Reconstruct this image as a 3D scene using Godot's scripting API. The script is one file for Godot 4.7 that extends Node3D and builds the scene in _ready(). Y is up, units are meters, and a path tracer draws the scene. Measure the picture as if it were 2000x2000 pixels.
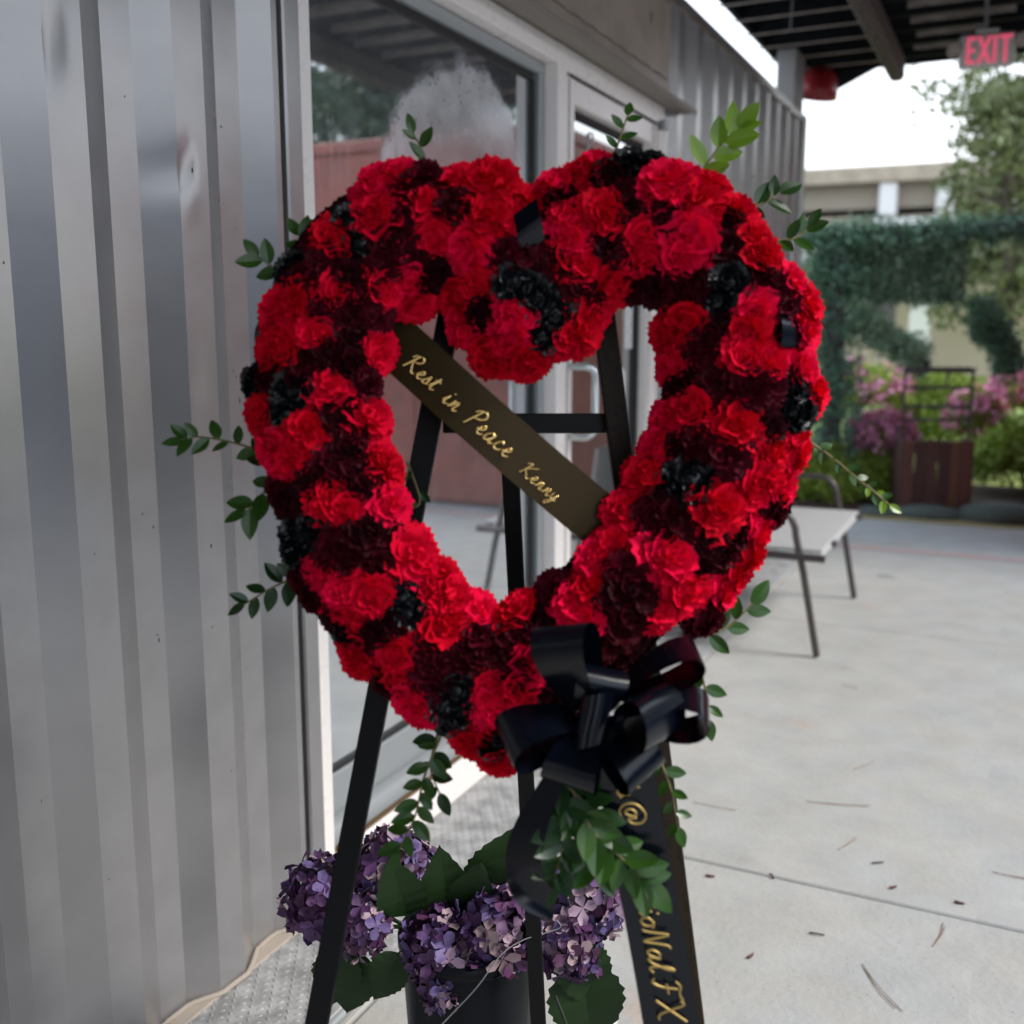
extends Node3D
# A heart of carnations on an easel under a canopy beside a grey shipping container with a window and a door.

const RED_HEADS := [-162,297,21, -165,266,20, -139,311,17, -115,277,17, -104,247,18, -80,304,17, -48,298,25, -52,263,20, -30,260,17, -7,281,17, -70,231,19, -209,241,17, -245,183,18, -205,185,17, -163,191,18, -133,205,17, -126,185,17, -266,172,17, -225,146,17, -265,130,20, -167,129,17, -212,90,18, -176,61,20, -284,66,17, -234,45,18, -83,189,17, -57,199,17, -25,165,17, -25,142,17, -78,159,17, -43,122,18, -7,120,17, 19,302,18, 50,316,17, 63,321,17, 35,264,17, 32,243,17, 69,264,19, 33,218,17, 49,217,17, 76,201,19, 106,244,17, 107,225,17, 129,297,23, 142,306,19, 165,279,23, 180,302,17, 155,243,23, 149,223,19, 207,274,17, 221,246,17, 232,225,19, 264,200,17, 282,180,17, 156,159,21, 140,148,17, 145,119,17, 222,169,17, 215,145,17, 215,119,19, 235,114,17, 161,69,21, 138,60,17, 203,52,21, 126,30,17, 273,108,18, 291,92,17, 281,153,17, 277,29,17, 243,24,18, 45,156,20, 58,168,17, 31,145,17, -18,126,17, 115,1,18, 237,-6,19, 222,-15,17, 257,-12,17, 183,-36,23, 92,-35,17, 235,-59,17, 227,-83,17, 211,-105,17, 199,-119,17, 133,-84,23, 121,-77,17, 154,-117,23, 141,-108,17, 79,-74,17, 62,-88,18, 56,-113,17, 36,-131,18, 44,-146,17, -15,-138,18, 122,-136,17, -6,-190,17, -259,12,17, -272,28,17, -247,21,17, -167,17,17, -156,6,17, -210,-24,18, -196,-37,17, -154,-30,18, -132,-83,21, -120,-97,17, -222,-99,17, -195,-116,18, -201,-133,17, -168,-124,20, -177,-141,17, -102,-106,17, -92,-127,20, -105,-120,17, -99,-155,20, -87,-149,17, -60,-143,17, -25,-146,17, -143,-181,18, -138,-201,17, -181,-194,17, -189,-180,17, -129,-230,18, -118,-239,17, -49,-217,17, -47,-234,17, -22,-221,17, -69,-273,17, -38,-300,17]
const WINE_HEADS := [-134,295,17, -116,307,17, -85,274,20, -136,262,17, -152,237,18, -215,214,18, -193,201,18, -161,218,20, -128,231,17, -105,216,18, -114,206,17, -144,246,17, -223,246,17, -242,202,17, -180,186,17, -215,172,17, -193,167,18, -169,167,17, -190,145,18, -241,118,17, -215,124,17, -194,114,18, -179,97,17, -277,107,17, -238,100,17, -206,63,18, -190,44,17, -33,227,18, -56,171,17, -7,236,17, -225,193,17, 72,305,19, 27,286,17, 85,291,17, 93,272,17, 117,265,17, 133,269,17, 195,260,17, 193,233,17, 71,237,17, 18,217,17, 86,225,17, 98,202,20, 122,200,20, 145,203,19, 165,200,17, 150,185,17, 44,197,17, 59,184,17, 245,194,17, 256,177,17, 230,199,17, 179,142,19, 173,123,17, 192,158,17, 159,102,17, 187,93,19, 215,88,23, 237,92,17, 151,91,18, 182,68,17, 238,48,17, 168,37,19, 195,23,21, 149,31,17, -15,226,17, 165,20,17, 130,-25,17, 118,-41,19, 140,-46,21, 125,-61,17, 174,-68,19, 193,-79,19, 208,-62,17, 252,-37,17, 169,-91,18, 92,-99,21, 99,-120,23, 78,-128,19, 95,-144,19, 85,-160,17, 19,-120,18, 1,-152,17, -15,-169,18, 3,-169,17, 181,-151,18, 64,-170,17, -225,2,18, -233,-11,17, -255,-24,18, -266,-11,17, -210,13,18, -187,5,18, -195,24,18, -186,-14,17, -174,-6,17, -176,-60,21, -206,-68,18, -214,-79,17, -163,-93,18, -194,-85,17, -156,-60,17, -233,-126,17, -243,-110,17, -205,-147,17, -164,-155,18, -151,-151,17, -174,-165,17, -115,-176,18, -109,-197,20, -96,-192,17, -64,-167,20, -48,-186,18, -31,-168,18, -23,-189,18, -67,-186,17, -23,-205,18, -153,-214,17, -104,-213,17]
const BLACK_HEADS := [-193,261,17, -179,240,17, -252,216,17, -251,86,21, -258,63,17, -294,98,17, -22,198,20, 1,182,18, 98,323,20, 116,325,17, 86,309,17, 198,197,19, 187,182,17, 20,165,17, 6,145,17, -10,191,17, 268,91,17, 274,67,20, 260,99,17, 157,-5,23, 157,-20,17, 139,-4,17, -244,-60,21, -253,-77,17, -229,-47,17, -135,-124,18, -131,-140,17, -199,-160,17, -83,-221,20, -80,-241,18, -96,-236,17, -92,-254,17, -45,-281,17]
const HEART_PATH := [-6,185, -14,217, -46,245, -80,262, -126,268, -183,240, -220,188, -231,126, -231,57, -211,-17, -183,-86, -143,-148, -91,-205, -37,-231, 29,-191, 91,-126, 148,-57, 188,11, 220,91, 220,165, 191,228, 137,265, 80,268, 37,245, 3,217, -6,185]

const GLYPHS := {
	"R": "0.05,0 0.15,0.5 0.25,1|0,0.72 0.08,0.93 0.4,1.05 0.62,0.9 0.5,0.65 0.25,0.55 0.45,0.22 0.65,0 0.8,0.08",
	"e": "0,0.2 0.2,0.25 0.33,0.4 0.25,0.5 0.12,0.4 0.12,0.12 0.25,0 0.45,0.12",
	"s": "0,0.1 0.2,0.5 0.25,0.3 0.28,0.1 0.12,0 0.02,0.08|0.2,0.06 0.4,0.12",
	"t": "0,0.12 0.2,0.85 0.12,0.2 0.2,0 0.38,0.12|0.02,0.6 0.38,0.64",
	"i": "0,0.12 0.15,0.5 0.1,0.12 0.18,0 0.34,0.12|0.2,0.7 0.24,0.76",
	"n": "0.05,0 0.12,0.5 0.1,0.1 0.25,0.45 0.36,0.42 0.32,0.1 0.4,0 0.55,0.12",
	"P": "0.05,-0.05 0.15,0.5 0.25,1|0,0.75 0.1,0.95 0.4,1.05 0.62,0.88 0.5,0.62 0.22,0.5",
	"a": "0.4,0.45 0.2,0.5 0.05,0.25 0.12,0.02 0.3,0.12 0.42,0.5 0.38,0.1 0.46,0 0.6,0.12",
	"c": "0.35,0.42 0.2,0.5 0.05,0.25 0.12,0.02 0.3,0.02 0.45,0.15",
	"K": "0.1,0 0.2,0.5 0.28,1|0,0.8 0.12,0.95 0.28,1|0.75,1 0.25,0.5 0.5,0.2 0.7,0 0.85,0.1",
	"y": "0,0.5 0.05,0.15 0.2,0.1 0.35,0.5 0.25,-0.2 0.1,-0.45 0,-0.3 0.25,-0.02 0.5,0.12",
	"F": "0.3,0.9 0.22,0.3 0.05,0 -0.1,0.1|0,0.85 0.2,1 0.5,0.92 0.75,1|0.1,0.5 0.5,0.52",
	"r": "0,0.1 0.12,0.55 0.2,0.45 0.35,0.45 0.3,0.12 0.4,0 0.5,0.12",
	"d": "0.4,0.45 0.2,0.5 0.05,0.25 0.12,0.02 0.3,0.12 0.52,1 0.42,0.1 0.5,0 0.62,0.12",
	"@": "0.62,0.3 0.5,0.62 0.3,0.5 0.32,0.25 0.5,0.2 0.66,0.6 0.7,0.25 0.9,0.4 0.85,0.8 0.5,1 0.1,0.75 0.05,0.3 0.35,-0.05 0.8,0.02",
	"N": "0,0 0.12,0.1 0.22,0.9 0.3,0.9 0.5,0.05 0.58,0.05 0.7,0.85 0.85,1",
	"o": "0.25,0.5 0.05,0.3 0.12,0.02 0.35,0.05 0.4,0.35 0.25,0.5 0.5,0.42",
	"l": "0,0.12 0.25,0.7 0.28,1 0.15,0.7 0.15,0.1 0.25,0 0.4,0.12",
	"X": "0,0.9 0.15,1 0.35,0.5 0.55,0.05 0.75,0|0.8,1 0.4,0.5 0,0",
}

var M := {}
var rng := RandomNumberGenerator.new()
var taken := {}
var unit_box: ArrayMesh

# ---------------------------------------------------------------- helpers
func lin(r: float, g: float, b: float) -> Color:
	return Color(r, g, b).linear_to_srgb()

func mat(called: String, c: Color, rough := 0.7, metal := 0.0, spec := 0.5) -> StandardMaterial3D:
	var m := StandardMaterial3D.new()
	m.resource_name = called
	m.albedo_color = c
	m.roughness = rough
	m.metallic = metal
	m.metallic_specular = spec
	M[called] = m
	return m

func numbered(called: String) -> String:
	if not taken.has(called):
		taken[called] = 0
		return called
	taken[called] += 1
	return "%s_%03d" % [called, taken[called]]

func mb() -> SurfaceTool:
	var st := SurfaceTool.new()
	st.begin(Mesh.PRIMITIVE_TRIANGLES)
	return st

func done(st: SurfaceTool) -> ArrayMesh:
	st.index()
	st.generate_normals()
	return st.commit()

func put(called: String, mesh: Mesh, m: Material, parent: Node = self, at := Transform3D.IDENTITY) -> MeshInstance3D:
	var o := MeshInstance3D.new()
	o.name = numbered(called) if parent == self else called
	o.mesh = mesh
	o.material_override = m
	parent.add_child(o, true)
	o.transform = at
	return o

func obj(called: String, st: SurfaceTool, m: Material, parent: Node = self, at := Transform3D.IDENTITY) -> MeshInstance3D:
	return put(called, done(st), m, parent, at)

func tag(o: Node, label: String, category := "", group := "", kind := "") -> void:
	if label: o.set_meta("label", label)
	if category: o.set_meta("category", category)
	if group: o.set_meta("group", group)
	if kind: o.set_meta("kind", kind)

func thing(called: String, label: String, category: String, at := Transform3D.IDENTITY, group := "") -> Node3D:
	var o := Node3D.new()
	o.name = numbered(called)
	add_child(o)
	o.transform = at
	tag(o, label, category, group)
	return o

func pos(x: float, y: float, z: float) -> Transform3D:
	return Transform3D(Basis.IDENTITY, Vector3(x, y, z))

func quad(st: SurfaceTool, a: Vector3, b: Vector3, c: Vector3, d: Vector3, uv := false) -> void:
	# a b c d counter-clockwise seen from outside
	var order := [a, c, b, a, d, c]
	var us := [Vector2(0, 0), Vector2(1, 1), Vector2(1, 0), Vector2(0, 0), Vector2(0, 1), Vector2(1, 1)]
	for k in 6:
		if uv: st.set_uv(us[k])
		st.add_vertex(order[k])

func tri(st: SurfaceTool, a: Vector3, b: Vector3, c: Vector3) -> void:
	st.add_vertex(a); st.add_vertex(c); st.add_vertex(b)

func box(st: SurfaceTool, c: Vector3, s: Vector3, bev := 0.0, b := Basis.IDENTITY) -> void:
	# a box with chamfered edges
	var h := s / 2.0
	var e := minf(bev, minf(h.x, minf(h.y, h.z)) * 0.9)
	st.set_smooth_group(-1)
	var ax := [Vector3.RIGHT, Vector3.UP, Vector3.BACK]
	for k in 3:
		for sg in [-1.0, 1.0]:
			var n: Vector3 = ax[k] * sg
			var u: Vector3 = ax[(k + 1) % 3]
			var w: Vector3 = ax[(k + 2) % 3] * sg
			var hu: float = h[(k + 1) % 3] - e
			var hw: float = h[(k + 2) % 3] - e
			var o: Vector3 = n * h[k]
			quad(st, c + b * (o - u * hu - w * hw), c + b * (o + u * hu - w * hw), c + b * (o + u * hu + w * hw), c + b * (o - u * hu + w * hw))
	if e <= 0.0: return
	for k in 3:
		var i := (k + 1) % 3
		var j := (k + 2) % 3
		for s1 in [-1.0, 1.0]:
			for s2 in [-1.0, 1.0]:
				var p1: Vector3 = ax[i] * s1 * h[i] + ax[j] * s2 * (h[j] - e)
				var p2: Vector3 = ax[i] * s1 * (h[i] - e) + ax[j] * s2 * h[j]
				var l: Vector3 = ax[k] * (h[k] - e)
				var q := [c + b * (p1 - l), c + b * (p1 + l), c + b * (p2 + l), c + b * (p2 - l)]
				if s1 * s2 > 0: quad(st, q[0], q[3], q[2], q[1])
				else: quad(st, q[0], q[1], q[2], q[3])
	for sx in [-1.0, 1.0]:
		for sy in [-1.0, 1.0]:
			for sz in [-1.0, 1.0]:
				var a := c + b * Vector3(sx * h.x, sy * (h.y - e), sz * (h.z - e))
				var d := c + b * Vector3(sx * (h.x - e), sy * h.y, sz * (h.z - e))
				var f := c + b * Vector3(sx * (h.x - e), sy * (h.y - e), sz * h.z)
				if sx * sy * sz > 0: tri(st, a, d, f)
				else: tri(st, a, f, d)

func bar(st: SurfaceTool, a: Vector3, c: Vector3, w: float, d: float, side: Vector3, bev := 0.002) -> void:
	# a square bar from a to c; w is measured along side
	var y := (c - a).normalized()
	var x := (side - y * side.dot(y)).normalized()
	var z := x.cross(y)
	box(st, (a + c) / 2.0, Vector3(w, a.distance_to(c), d), bev, Basis(x, y, z))

func tube(st: SurfaceTool, pts: Array, r: float, sides := 8, r_end := -1.0, flat := 1.0) -> void:
	var n := pts.size()
	if r_end < 0.0: r_end = r
	var up := Vector3(0.13, 0.21, 0.97).normalized()
	var rings := []
	st.set_smooth_group(1)
	for i in n:
		var t: Vector3 = (pts[mini(i + 1, n - 1)] - pts[maxi(i - 1, 0)]).normalized()
		var x := up.cross(t)
		if x.length() < 0.05: x = Vector3.RIGHT.cross(t)
		x = x.normalized()
		var y := t.cross(x)
		var rr := lerpf(r, r_end, float(i) / (n - 1))
		var ring := []
		for k in sides:
			var a := TAU * k / sides
			ring.append(pts[i] + x * cos(a) * rr + y * sin(a) * rr * flat)
		rings.append(ring)
	for i in n - 1:
		for k in sides:
			var k2 := (k + 1) % sides
			quad(st, rings[i][k], rings[i][k2], rings[i + 1][k2], rings[i + 1][k])
	st.set_smooth_group(2)
	for k in range(1, sides - 1):
		tri(st, rings[0][0], rings[0][k + 1], rings[0][k])
		tri(st, rings[n - 1][0], rings[n - 1][k], rings[n - 1][k + 1])

func curve(ctrl: Array, steps: int) -> Array:
	# Catmull-Rom through the points
	var out := []
	var n := ctrl.size()
	for i in n - 1:
		var p0: Vector3 = ctrl[maxi(i - 1, 0)]
		var p1: Vector3 = ctrl[i]
		var p2: Vector3 = ctrl[i + 1]
		var p3: Vector3 = ctrl[mini(i + 2, n - 1)]
		for k in steps:
			out.append(p1.cubic_interpolate(p2, p0, p3, float(k) / steps))
	out.append(ctrl[n - 1])
	return out

func band(st: SurfaceTool, pts: Array, wide: Array, thick := 0.0006) -> void:
	# a cloth ribbon: pts is its centre line, wide the half width vector at each point
	var n := pts.size()
	for side in [1.0, -1.0]:
		st.set_smooth_group(1 if side > 0 else 2)
		for i in n - 1:
			for k in 4:
				var s0 := -1.0 + 0.5 * k
				var s1 := s0 + 0.5
				var q := []
				for c in [[i, s0], [i, s1], [i + 1, s1], [i + 1, s0]]:
					var j: int = c[0]
					var t: Vector3 = (pts[mini(j + 1, n - 1)] - pts[maxi(j - 1, 0)]).normalized()
					var nn: Vector3 = (wide[j] as Vector3).cross(t).normalized()
					q.append(pts[j] + wide[j] * float(c[1]) + nn * thick * 0.5 * side)
				if side > 0: quad(st, q[0], q[1], q[2], q[3])
				else: quad(st, q[3], q[2], q[1], q[0])

func lathe(st: SurfaceTool, prof: Array, sides := 32, c := Vector3.ZERO) -> void:
	st.set_smooth_group(1)
	for i in prof.size() - 1:
		for k in sides:
			var a := TAU * k / sides
			var a2 := TAU * (k + 1) / sides
			var p: Vector2 = prof[i]
			var q: Vector2 = prof[i + 1]
			quad(st, c + Vector3(p.x * cos(a), p.y, -p.x * sin(a)), c + Vector3(p.x * cos(a2), p.y, -p.x * sin(a2)), c + Vector3(q.x * cos(a2), q.y, -q.x * sin(a2)), c + Vector3(q.x * cos(a), q.y, -q.x * sin(a)))

func noise(freq: float, seed_: int, oct := 4) -> FastNoiseLite:
	var n := FastNoiseLite.new()
	n.noise_type = FastNoiseLite.TYPE_SIMPLEX_SMOOTH
	n.frequency = freq
	n.seed = seed_
	n.fractal_octaves = oct
	return n

func noise_tex(freq: float, seed_: int, lo: float, hi: float, size := 512, oct := 5) -> NoiseTexture2D:
	var t := NoiseTexture2D.new()
	t.width = size; t.height = size
	t.seamless = true
	t.noise = noise(freq, seed_, oct)
	var g := Gradient.new()
	g.set_color(0, Color(lo, lo, lo)); g.set_color(1, Color(hi, hi, hi))
	t.color_ramp = g
	return t

func bump_tex(freq: float, seed_: int, strength: float, size := 512) -> NoiseTexture2D:
	var t := NoiseTexture2D.new()
	t.width = size; t.height = size
	t.seamless = true
	t.noise = noise(freq, seed_, 4)
	t.as_normal_map = true
	t.bump_strength = strength
	return t

func tri_map(m: StandardMaterial3D, s: float, world := true) -> void:
	m.uv1_triplanar = true
	m.uv1_world_triplanar = world
	m.uv1_scale = Vector3(s, s, s)

func rough_tex(m: StandardMaterial3D, t: Texture2D) -> void:
	m.roughness_texture = t
	m.roughness_texture_channel = BaseMaterial3D.TEXTURE_CHANNEL_RED

func normal_tex(m: StandardMaterial3D, t: Texture2D, s: float) -> void:
	m.normal_enabled = true
	m.normal_texture = t
	m.normal_scale = s

# ---------------------------------------------------------------- materials
func concrete_image() -> ImageTexture:
	var s := 1024
	var im := Image.create(s, s, true, Image.FORMAT_RGB8)
	var a := noise(0.006, 11, 4)
	var b := noise(0.03, 12, 3)
	var f := noise(0.25, 13, 2)
	for y in s:
		for x in s:
			var v := 0.675 + 0.035 * a.get_noise_2d(x, y) + 0.012 * b.get_noise_2d(x, y) + 0.028 * f.get_noise_2d(x, y)
			var w := 0.012 * a.get_noise_2d(x + 700, y + 300)
			im.set_pixel(x, y, Color(v + w, v, v - 0.008 - w))
	var r := RandomNumberGenerator.new()
	r.seed = 5
	for k in 1500:                                     # pits and specks of grit
		var cx := r.randi_range(2, s - 3)
		var cy := r.randi_range(2, s - 3)
		if b.get_noise_2d(cx * 0.25, cy * 0.25) < -0.02 and r.randf() < 0.75: continue
		var d := r.randf_range(0.25, 0.55)
		var c := im.get_pixel(cx, cy) * (1.0 - d)
		im.set_pixel(cx, cy, c)
		if r.randf() < 0.22: im.set_pixel(cx + 1, cy, c)
		if r.randf() < 0.12: im.set_pixel(cx, cy + 1, c)
	for k in 9:                                        # rust and damp stains
		var cx := r.randi_range(40, s - 40)
		var cy := r.randi_range(40, s - 40)
		var rad := r.randf_range(12, 34)
		var tint: Color = [Color(0.74, 0.6, 0.5), Color(0.58, 0.58, 0.57), Color(0.72, 0.63, 0.6)][k % 3]
		for y in range(cy - 36, cy + 36):
			for x in range(cx - 36, cx + 36):
				var dd := Vector2(x - cx, y - cy).length() / rad + 0.5 * b.get_noise_2d(x * 2, y * 2)
				if dd < 1.0: im.set_pixel(x, y, im.get_pixel(x, y).lerp(tint, 0.32 * (1.0 - dd)))
	return ImageTexture.create_from_image(im)

func film_image(kind: int) -> ImageTexture:
	# the grime on the big pane (u along the pane, v down): a wiped arc with dried drops and runs below it. kind 0 colour, 1 roughness, 2 metallic
	var w := 512
	var h := 768
	var im := Image.create(w, h, true, Image.FORMAT_RGB8)
	var n := noise(0.02, 31, 4)
	var n2 := noise(0.12, 32, 2)
	var runs := []
	var r := RandomNumberGenerator.new()
	r.seed = 8
	for k in 46: runs.append([r.randf_range(0.0, 1.0), r.randf_range(0.16, 0.22), r.randf_range(0.25, 0.42), r.randf_range(-0.015, 0.015)])
	var amount := []
	amount.resize(w * h)
	amount.fill(0.0)
	for y in h:
		for x in w:
			var u := float(x) / w
			var v := float(y) / h
			var d := Vector2((u - 0.70) / (0.46 if u < 0.70 else 0.30), (v - 0.30) / 0.285).length() + 0.07 * n.get_noise_2d(x * 0.7, y * 0.7) + 0.02 * n2.get_noise_2d(x, y)
			var f := 0.0
			if d < 1.0 and u < 0.965: f = 0.20 * smoothstep(1.0, 0.90, d) * (0.45 + 0.55 * smoothstep(0.45, 1.0, d)) * (0.9 + 0.3 * n.get_noise_2d(x * 0.6, y * 0.6)) * (1.0 - smoothstep(0.24, 0.48, v))
			f += 0.04 * maxf(0.0, n.get_noise_2d(x, y))
			amount[y * w + x] = f
	for k in 80:                                      # clear drops in the upper part of the arc
		var a := r.randf_range(PI * 1.08, PI * 1.95)
		var q := r.randf_range(0.72, 0.97)
		var cx := int((0.70 + (0.46 if cos(a) < 0 else 0.30) * q * cos(a)) * w)
		var cy := int((0.30 + 0.285 * q * sin(a)) * h)
		for y in range(cy - 1, cy + 2):
			for x in range(cx - 1, cx + 2):
				if x >= 0 and x < w and y >= 0 and y < h and Vector2(x - cx, y - cy).length() < 1.3: amount[y * w + x] = 0.0
	for run in runs:
		for y in range(int(run[1] * h), int(run[2] * h)):
			var t: float = (float(y) / h - run[1]) / (run[2] - run[1])
			var x := clampi(int((run[0] + run[3] * t) * w), 0, w - 2)
			amount[y * w + x] = 0.11 * (1.0 - t)
	for y in h:
		for x in w:
			var f: float = amount[y * w + x]
			var c := Color.BLACK
			if kind == 0: c = Color(0.86, 0.88, 0.90).lerp(Color(0.92, 0.93, 0.96), clampf(f * 3.0, 0, 1))
			elif kind == 1: c = Color(1, 1, 1) * (0.02 + 0.55 * clampf(f * 2.2, 0, 1))
			else: c = Color(1, 1, 1) * (0.92 - 0.62 * clampf(f * 2.6, 0, 1))
			c.a = 1.0
			im.set_pixel(x, y, c)
	return ImageTexture.create_from_image(im)

func make_materials() -> void:
	var m := mat("container_paint", lin(0.33, 0.322, 0.325), 0.26, 0.44, 0.70)
	rough_tex(m, noise_tex(0.006, 3, 0.85, 1.15))
	m.albedo_texture = noise_tex(0.012, 4, 0.95, 1.02)
	normal_tex(m, bump_tex(0.008, 5, 2.0), 0.03)
	tri_map(m, 1.3)
	m = mat("wall_panel_paint", lin(0.42, 0.355, 0.30), 0.34, 0.0, 0.5)
	m.albedo_texture = noise_tex(0.01, 6, 0.88, 1.05)
	normal_tex(m, bump_tex(0.012, 7, 3.0), 0.12)
	tri_map(m, 1.1)
	mat("frame_paint", lin(0.90, 0.845, 0.815), 0.3)
	rough_tex(M["frame_paint"], noise_tex(0.02, 8, 0.8, 1.25)); tri_map(M["frame_paint"], 1.5)
	mat("grey_metal", lin(0.33, 0.35, 0.36), 0.38, 0.2)
	mat("gasket", lin(0.012, 0.012, 0.013), 0.6)
	mat("ledge_metal", lin(0.24, 0.215, 0.185), 0.5, 0.1)
	mat("rust", lin(0.16, 0.10, 0.05), 0.9)
	mat("moss", lin(0.12, 0.105, 0.03), 0.95)
	mat("seam_dirt", lin(0.05, 0.045, 0.045), 0.9)
	mat("handle_metal", lin(0.62, 0.66, 0.66), 0.28, 0.75)
	mat("filler", lin(0.40, 0.345, 0.29), 0.85)
	m = mat("steel_plate", lin(0.45, 0.45, 0.45), 0.45, 0.12)
	rough_tex(m, noise_tex(0.02, 41, 0.7, 1.3)); m.albedo_texture = noise_tex(0.015, 42, 0.72, 1.1); tri_map(m, 1.7)
	m = mat("concrete", lin(0.97, 0.965, 0.955), 0.85, 0.0, 0.2)
	m.albedo_texture = concrete_image()
	normal_tex(m, bump_tex(0.15, 14, 3.0), 0.12)
	tri_map(m, 0.62)
	m = mat("asphalt", lin(0.17, 0.17, 0.165), 0.9)
	m.albedo_texture = noise_tex(0.05, 15, 0.75, 1.1); tri_map(m, 0.4)
	mat("joint_dirt", lin(0.035, 0.032, 0.028), 0.95)
	mat("pink_paint", lin(0.52, 0.33, 0.31), 0.8)
	m = mat("window_film", Color.WHITE, 1.0, 1.0)
	m.albedo_texture = film_image(0)
	rough_tex(m, film_image(1))
	m.metallic_texture = film_image(2)
	m.metallic_texture_channel = BaseMaterial3D.TEXTURE_CHANNEL_RED
	mat("door_film", lin(0.50, 0.52, 0.53), 0.03, 0.92)
	mat("paper", lin(0.78, 0.78, 0.77), 0.7)
	mat("ink", lin(0.05, 0.05, 0.06), 0.8)
	mat("faint_ink", lin(0.50, 0.49, 0.54), 0.8)
	mat("black_wood", lin(0.0030, 0.0032, 0.0040), 0.45, 0.0, 0.3)
	m = mat("worn_black_wood", lin(0.022, 0.014, 0.007), 0.5, 0.0, 0.3)
	m.albedo_texture = noise_tex(0.05, 51, 0.35, 1.8); tri_map(m, 4.0)
	mat("brown_satin", lin(0.034, 0.021, 0.006), 0.32, 0.4, 0.3)
	m = mat("black_satin", lin(0.0016, 0.0028, 0.0062), 0.2, 0.0, 0.42)
	mat("gold_foil", lin(0.95, 0.68, 0.26), 0.2, 1.0)
	mat("gold_ink", lin(0.42, 0.29, 0.09), 0.45, 0.7)
	for k in 3:                                        # three tones of red, two of wine
		m = mat("red_petal%d" % k, [lin(0.74, 0.002, 0.030), lin(0.64, 0.0015, 0.018), lin(0.82, 0.003, 0.052)][k], 0.7, 0.0, 0.16)
		m.vertex_color_use_as_albedo = true
		m.backlight_enabled = true; m.backlight = Color(0.6, 0.05, 0.08)
	for k in 3:
		m = mat("wine_petal%d" % k, [lin(0.042, 0.0010, 0.0045), lin(0.026, 0.0008, 0.0035), lin(0.062, 0.0014, 0.0080)][k], 0.65, 0.0, 0.2)
		m.vertex_color_use_as_albedo = true
	m = mat("black_petal", lin(0.003, 0.0042, 0.006), 0.3, 0.0, 0.42)
	m.vertex_color_use_as_albedo = true
	mat("floral_foam", lin(0.012, 0.02, 0.008), 0.95)
	for k in 3:
		m = mat("leaf%d" % k, [lin(0.024, 0.066, 0.009), lin(0.013, 0.040, 0.008), lin(0.11, 0.19, 0.018)][k], 0.28, 0.0, 0.42)
		m.backlight_enabled = true; m.backlight = [Color(0.12, 0.22, 0.04), Color(0.06, 0.12, 0.03), Color(0.4, 0.55, 0.1)][k]
	mat("stem", lin(0.16, 0.13, 0.05), 0.7)
	m = mat("hydrangea_petal", Color.WHITE, 0.6)
	m.vertex_color_use_as_albedo = true
	m.backlight_enabled = true; m.backlight = Color(0.2, 0.18, 0.25)
	m = mat("hydrangea_leaf", lin(0.013, 0.034, 0.008), 0.5, 0.0, 0.35)
	normal_tex(m, bump_tex(0.05, 61, 5.0, 256), 0.4); tri_map(m, 14.0, false)
	m = mat("black_plastic", lin(0.005, 0.006, 0.009), 0.38, 0.0, 0.26)
	mat("wire", lin(0.16, 0.165, 0.18), 0.4, 0.6)
	mat("cord", lin(0.02, 0.018, 0.015), 0.6)
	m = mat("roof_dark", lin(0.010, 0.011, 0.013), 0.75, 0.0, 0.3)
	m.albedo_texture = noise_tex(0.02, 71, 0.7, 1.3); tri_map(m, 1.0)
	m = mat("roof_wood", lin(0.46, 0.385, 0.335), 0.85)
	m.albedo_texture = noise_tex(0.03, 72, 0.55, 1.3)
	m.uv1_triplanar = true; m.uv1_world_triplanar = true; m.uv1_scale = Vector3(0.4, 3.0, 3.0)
	m = mat("beam_wood", lin(0.115, 0.095, 0.08), 0.85)
	m.albedo_texture = noise_tex(0.03, 73, 0.5, 1.4)
	m.uv1_triplanar = true; m.uv1_world_triplanar = true; m.uv1_scale = Vector3(3.0, 3.0, 0.5)
	mat("post_grey", lin(0.27, 0.27, 0.265), 0.7)
	mat("sign_grey", lin(0.52, 0.51, 0.48), 0.5)
	m = mat("sign_red", lin(0.66, 0.13, 0.21), 0.5)
	m.emission_enabled = true; m.emission = lin(0.8, 0.09, 0.17); m.emission_energy_multiplier = 0.24
	mat("red_enamel", lin(0.30, 0.018, 0.025), 0.35)
	mat("bench_tube", lin(0.075, 0.062, 0.06), 0.4, 0.3)
	mat("bench_seat", lin(0.40, 0.40, 0.40), 0.75)
	m = mat("red_container_paint", lin(0.34, 0.085, 0.055), 0.5)
	m.albedo_texture = noise_tex(0.01, 81, 0.85, 1.1); tri_map(m, 0.8)
	mat("added_container_blue", lin(0.07, 0.12, 0.20), 0.5)
	mat("added_wall_dark", lin(0.03, 0.03, 0.032), 0.6)
	mat("faux_leaf", lin(0.13, 0.26, 0.18), 0.5)
	mat("faux_leaf_light", lin(0.33, 0.47, 0.34), 0.5)
	mat("tree_leaf", lin(0.17, 0.20, 0.085), 0.6)
	mat("tree_leaf_dark", lin(0.05, 0.085, 0.05), 0.6)
	for k in ["faux_leaf", "faux_leaf_light", "tree_leaf", "tree_leaf_dark"]:
		M[k].backlight_enabled = true; M[k].backlight = Color(0.3, 0.4, 0.2)
		M[k].vertex_color_use_as_albedo = true
	m = mat("shrub_leaf", lin(0.30, 0.40, 0.06), 0.6)
	m.vertex_color_use_as_albedo = true; m.backlight_enabled = true; m.backlight = Color(0.4, 0.5, 0.2)
	m = mat("azalea_pink", lin(0.80, 0.34, 0.55), 0.6)
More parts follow.
